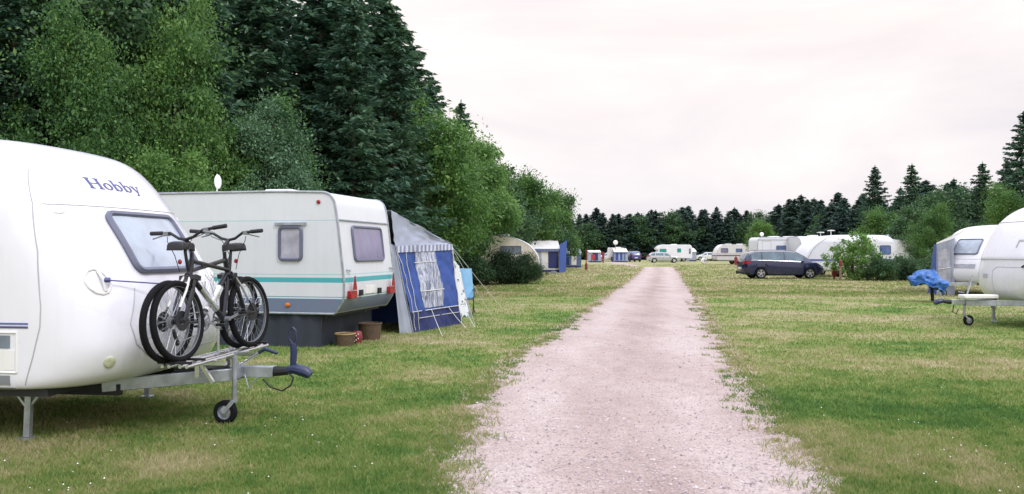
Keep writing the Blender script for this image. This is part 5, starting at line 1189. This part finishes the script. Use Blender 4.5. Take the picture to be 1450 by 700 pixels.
# placement of the woods
FO='trees of the wood behind the left-hand pitches'
for key,x,y,h,lb,wd in [
 ('b4',-13.5,17.5,8.6,'silvery green tree at the far left edge of the view, behind the near caravan',.9),
 ('b1',-10.4,18.9,7.9,'yellow-green tree rising over the roof lettering of the near caravan',.72),
 ('b5',-11.6,17.0,4.4,'small light green sapling just above the roof edge of the near caravan',.8),
 ('b5',-8.0,18.9,4.3,'small bright green sapling behind the antenna, above the gap between the left caravans',.9),
 ('b1',-9.0,21.4,9.2,'tall mid green tree above the corner between the two left caravans',.68),
 ('b1',-7.4,23,6.4,'bushy green tree behind the roof antenna of the striped caravan',1.1),
 ('s2',-12.0,19.2,9.0,'young spruce between the silvery and the yellow-green tree at the far left',.9),
 ('b4',-6.7,22.4,6.2,'silvery broadleaf tree behind the roof of the striped caravan',.95),
 ('b2',-11.8,22.5,11.5,'tall dark broadleaf tree second row back above the near caravan',1),
 ('b3',-3.5,31.5,8.1,'bright green tree with light blossom clusters behind the blue awning',1.02),
 ('b5',-2.3,38.5,7.4,'bright green tree right of and behind the blossoming one',1),
 ('b5',-2.4,47,8.8,'leafy green tree just left of the cream caravan',.9),
 ('s1',-7.2,33.5,15.6,'tallest dark spruce, behind the striped caravan roof end',1),
 ('s2',-5.3,34.5,12.6,'dark spruce leaning over the bright tree, right of the tallest spruce',1.1),
 ('s1',-7.0,29,13.2,'dark spruce between the open spruce and the tallest one, over the striped roof',1.2),
 ('s2',-5.9,36,13.6,'ragged dark spruce half hidden by the tallest spruce',1.3),
 ('s2',-5.0,40,12.2,'ragged spruce with a leaning tip at the open end of the left wood',1.25),
 ('s1',-9.8,30,15,'dark spruce over the middle of the striped caravan roof',1),
 ('s2',-10.2,25.8,13,'spruce with an open crown above the small side window of the striped caravan',1.1),
 ('s2',-14.5,23,13,'dark spruce behind the silvery tree at the far left',1),
 ('s2',-5.2,50,12.9,'spruce whose tip stands above the bright tree, the left of two tips',1),
 ('s2',-3.9,61,13.3,'narrow far spruce tip above the bright tree, the right of two tips',.9),
 ('g1',.9,65,8.8,'round-topped green tree beyond the cream caravan',1),
 ('g1',4.2,74,7.9,'green tree with feathery top at the right end of the left wood',.9),
 ('g2',2.6,70,6.4,'lower dark green tree between the two round-topped trees',1),
 ]: tree(key,x,y,h,lb,group=None,wide=wd)
for k,(key,x,y,h) in enumerate([('s1',-13,28,15),('s1',-17,27,14),('s2',-8.5,38,14),('s1',-6.8,41,13),('s2',-12.5,35,15),('s1',-16,33,15),('s2',-5.4,44,10.5),('g2',-4.2,42,8),('g2',-3.0,50,8.2),('g2',-1.6,55,8),('s1',-6.5,55,12),('g2',-.8,62,8),('s1',-3,70,11.5),('g2',0,76,8),('f3',2.2,82,8),('g2',3.4,86,7),('s2',-14.8,20,11),('s1',-9.6,23.4,12),('s1',-5.3,26.5,10),('s2',-4.2,28.5,9.5),('s2',-8.3,26.5,11.5),('s1',-11.0,21.5,10.5),('s2',-12.6,20.5,10),('s1',-20,30,15),('b2',-17,20,9),('s2',-4.6,38,9.5)]):
    tree(key,x,y,h,'dense dark tree filling the inside of the wood behind the left caravans',group=FO)
rr=random.Random(3)
# far edge of the field, straight across
n=0
def wood(p0,p1,step,rowsep,nrow,h0,h1,lab,grp,dx=0,dy=1):
    d=Vector(p1)-Vector(p0); m=int(d.length/step)
    for r_ in range(nrow):
        for k in range(m+1):
            p=Vector(p0)+d*(k+.5*(r_%2))/m; hh=(h0+(h1-h0)*k/max(1,m))*rr.uniform(.82,1.16)*(1+.05*r_)
            tree(rr.choice(['f1','f2','f3','g2','f3'] if r_==0 else ['f1','f2','f3']),p.x+rr.uniform(-.8,.8)+dx*rowsep*r_,p.y+rr.uniform(-1,1)+dy*rowsep*r_,hh*(.8 if False else 1),lab,group=grp,wide=rr.uniform(1.15,1.6))
wood((9,150),(46,150),2.5,3.5,3,8.0,8.7,'dark spruce in the straight far edge of the wood across the end of the road','far spruces across the end of the road')
wood((49,147),(47,98),3.4,3.5,2,10.2,8.2,'dark spruce in the wood behind the right-hand caravans','spruces behind the right-hand caravans',1,.1)
wood((45,93),(40,72),3.2,3.5,2,7.3,8.2,'dark spruce in the wood behind the right-hand caravans','spruces behind the right-hand caravans',1,.2)
for key,x,y,h,lb in [
 ('s1',32.3,71,9.3,'dark pointed spruce rising above the shrub on the right, left of a pair'),
 ('s2',34.6,69,9.3,'dark pointed spruce rising above the shrub on the right, right of a pair'),
 ('s2',36.5,66,7.6,'broken-topped spruce with thin twigs, right of the pointed pair'),
 ('s2',34.8,59,8.3,'spruce with wide flat shoots over the blue side awning'),
 ('s1',38.5,62,8.8,'tall spruce farther right over the blue side awning'),
 ('s1',33.5,52,11.0,'tallest spruce at the right edge of the view'),
 ('s1',37,50,12,'large dark spruce just beyond the right edge'),
 ('g1',26,83,5.2,'small light green tree behind the long caravan'),
 ('g2',27.5,55,5.0,'rounded green tree behind the white van roofs'),
 ('b1',25.6,48.5,4.8,'light green tree above the blue side awning'),
 ('b1',29.5,47.5,6.0,'green tree above the roof of the small right-hand caravan'),
 ('b2',32.0,44,7.0,'dark green tree behind the rightmost caravan'),
 ('g2',31,58,6.5,'dark green bushy tree low behind the pointed spruces'),
 ('g1',30.5,66,5.6,'mid green tree at the foot of the pointed spruces'),
 ]: tree(key,x,y,h,lb)
for x,y,h in [(41,56,10),(43,66,9.5),(40,48,11),(44,60,10),(36.5,44,9),(41,74,8.5),(38,78,8)]:
    tree(rr.choice(['s1','s2']),x,y,h,'dark spruce in the thick of the wood on the right',group='spruces in the thick of the right-hand wood')
# bushes
tree('k1',-.55,38.6,1.9,'dark evergreen hedge bush left of the round one, below the cream caravan','shrub',wide=1.15)
tree('k1',.75,39.2,1.72,'round dark green bush at the corner of the lawn, hiding the cream caravan','shrub',wide=.95)
tree('k3',-1.9,37.6,1.7,'green bush under the bright tree, left end of the hedge','shrub')
tree('k2',18.9,44.3,2.9,'tall loose light green shrub beside the dark blue car','shrub')
tree('k3',20.0,43.2,1.5,'low dark green bush right of the tall loose shrub','shrub')
tree('k3',21.4,43.6,1.6,'low bush in front of the blue windowed caravan','shrub',wide=.9)
tree('k3',23.0,42.2,2.1,'dense green bush left of the blue side awning','shrub')
tree('k2',24.4,43.5,2.7,'pale green shrub above the bush left of the blue side awning','shrub')
tree('k3',21.0,58,1.3,'low green bush between the long caravan and the pink one','shrub',wide=.6)
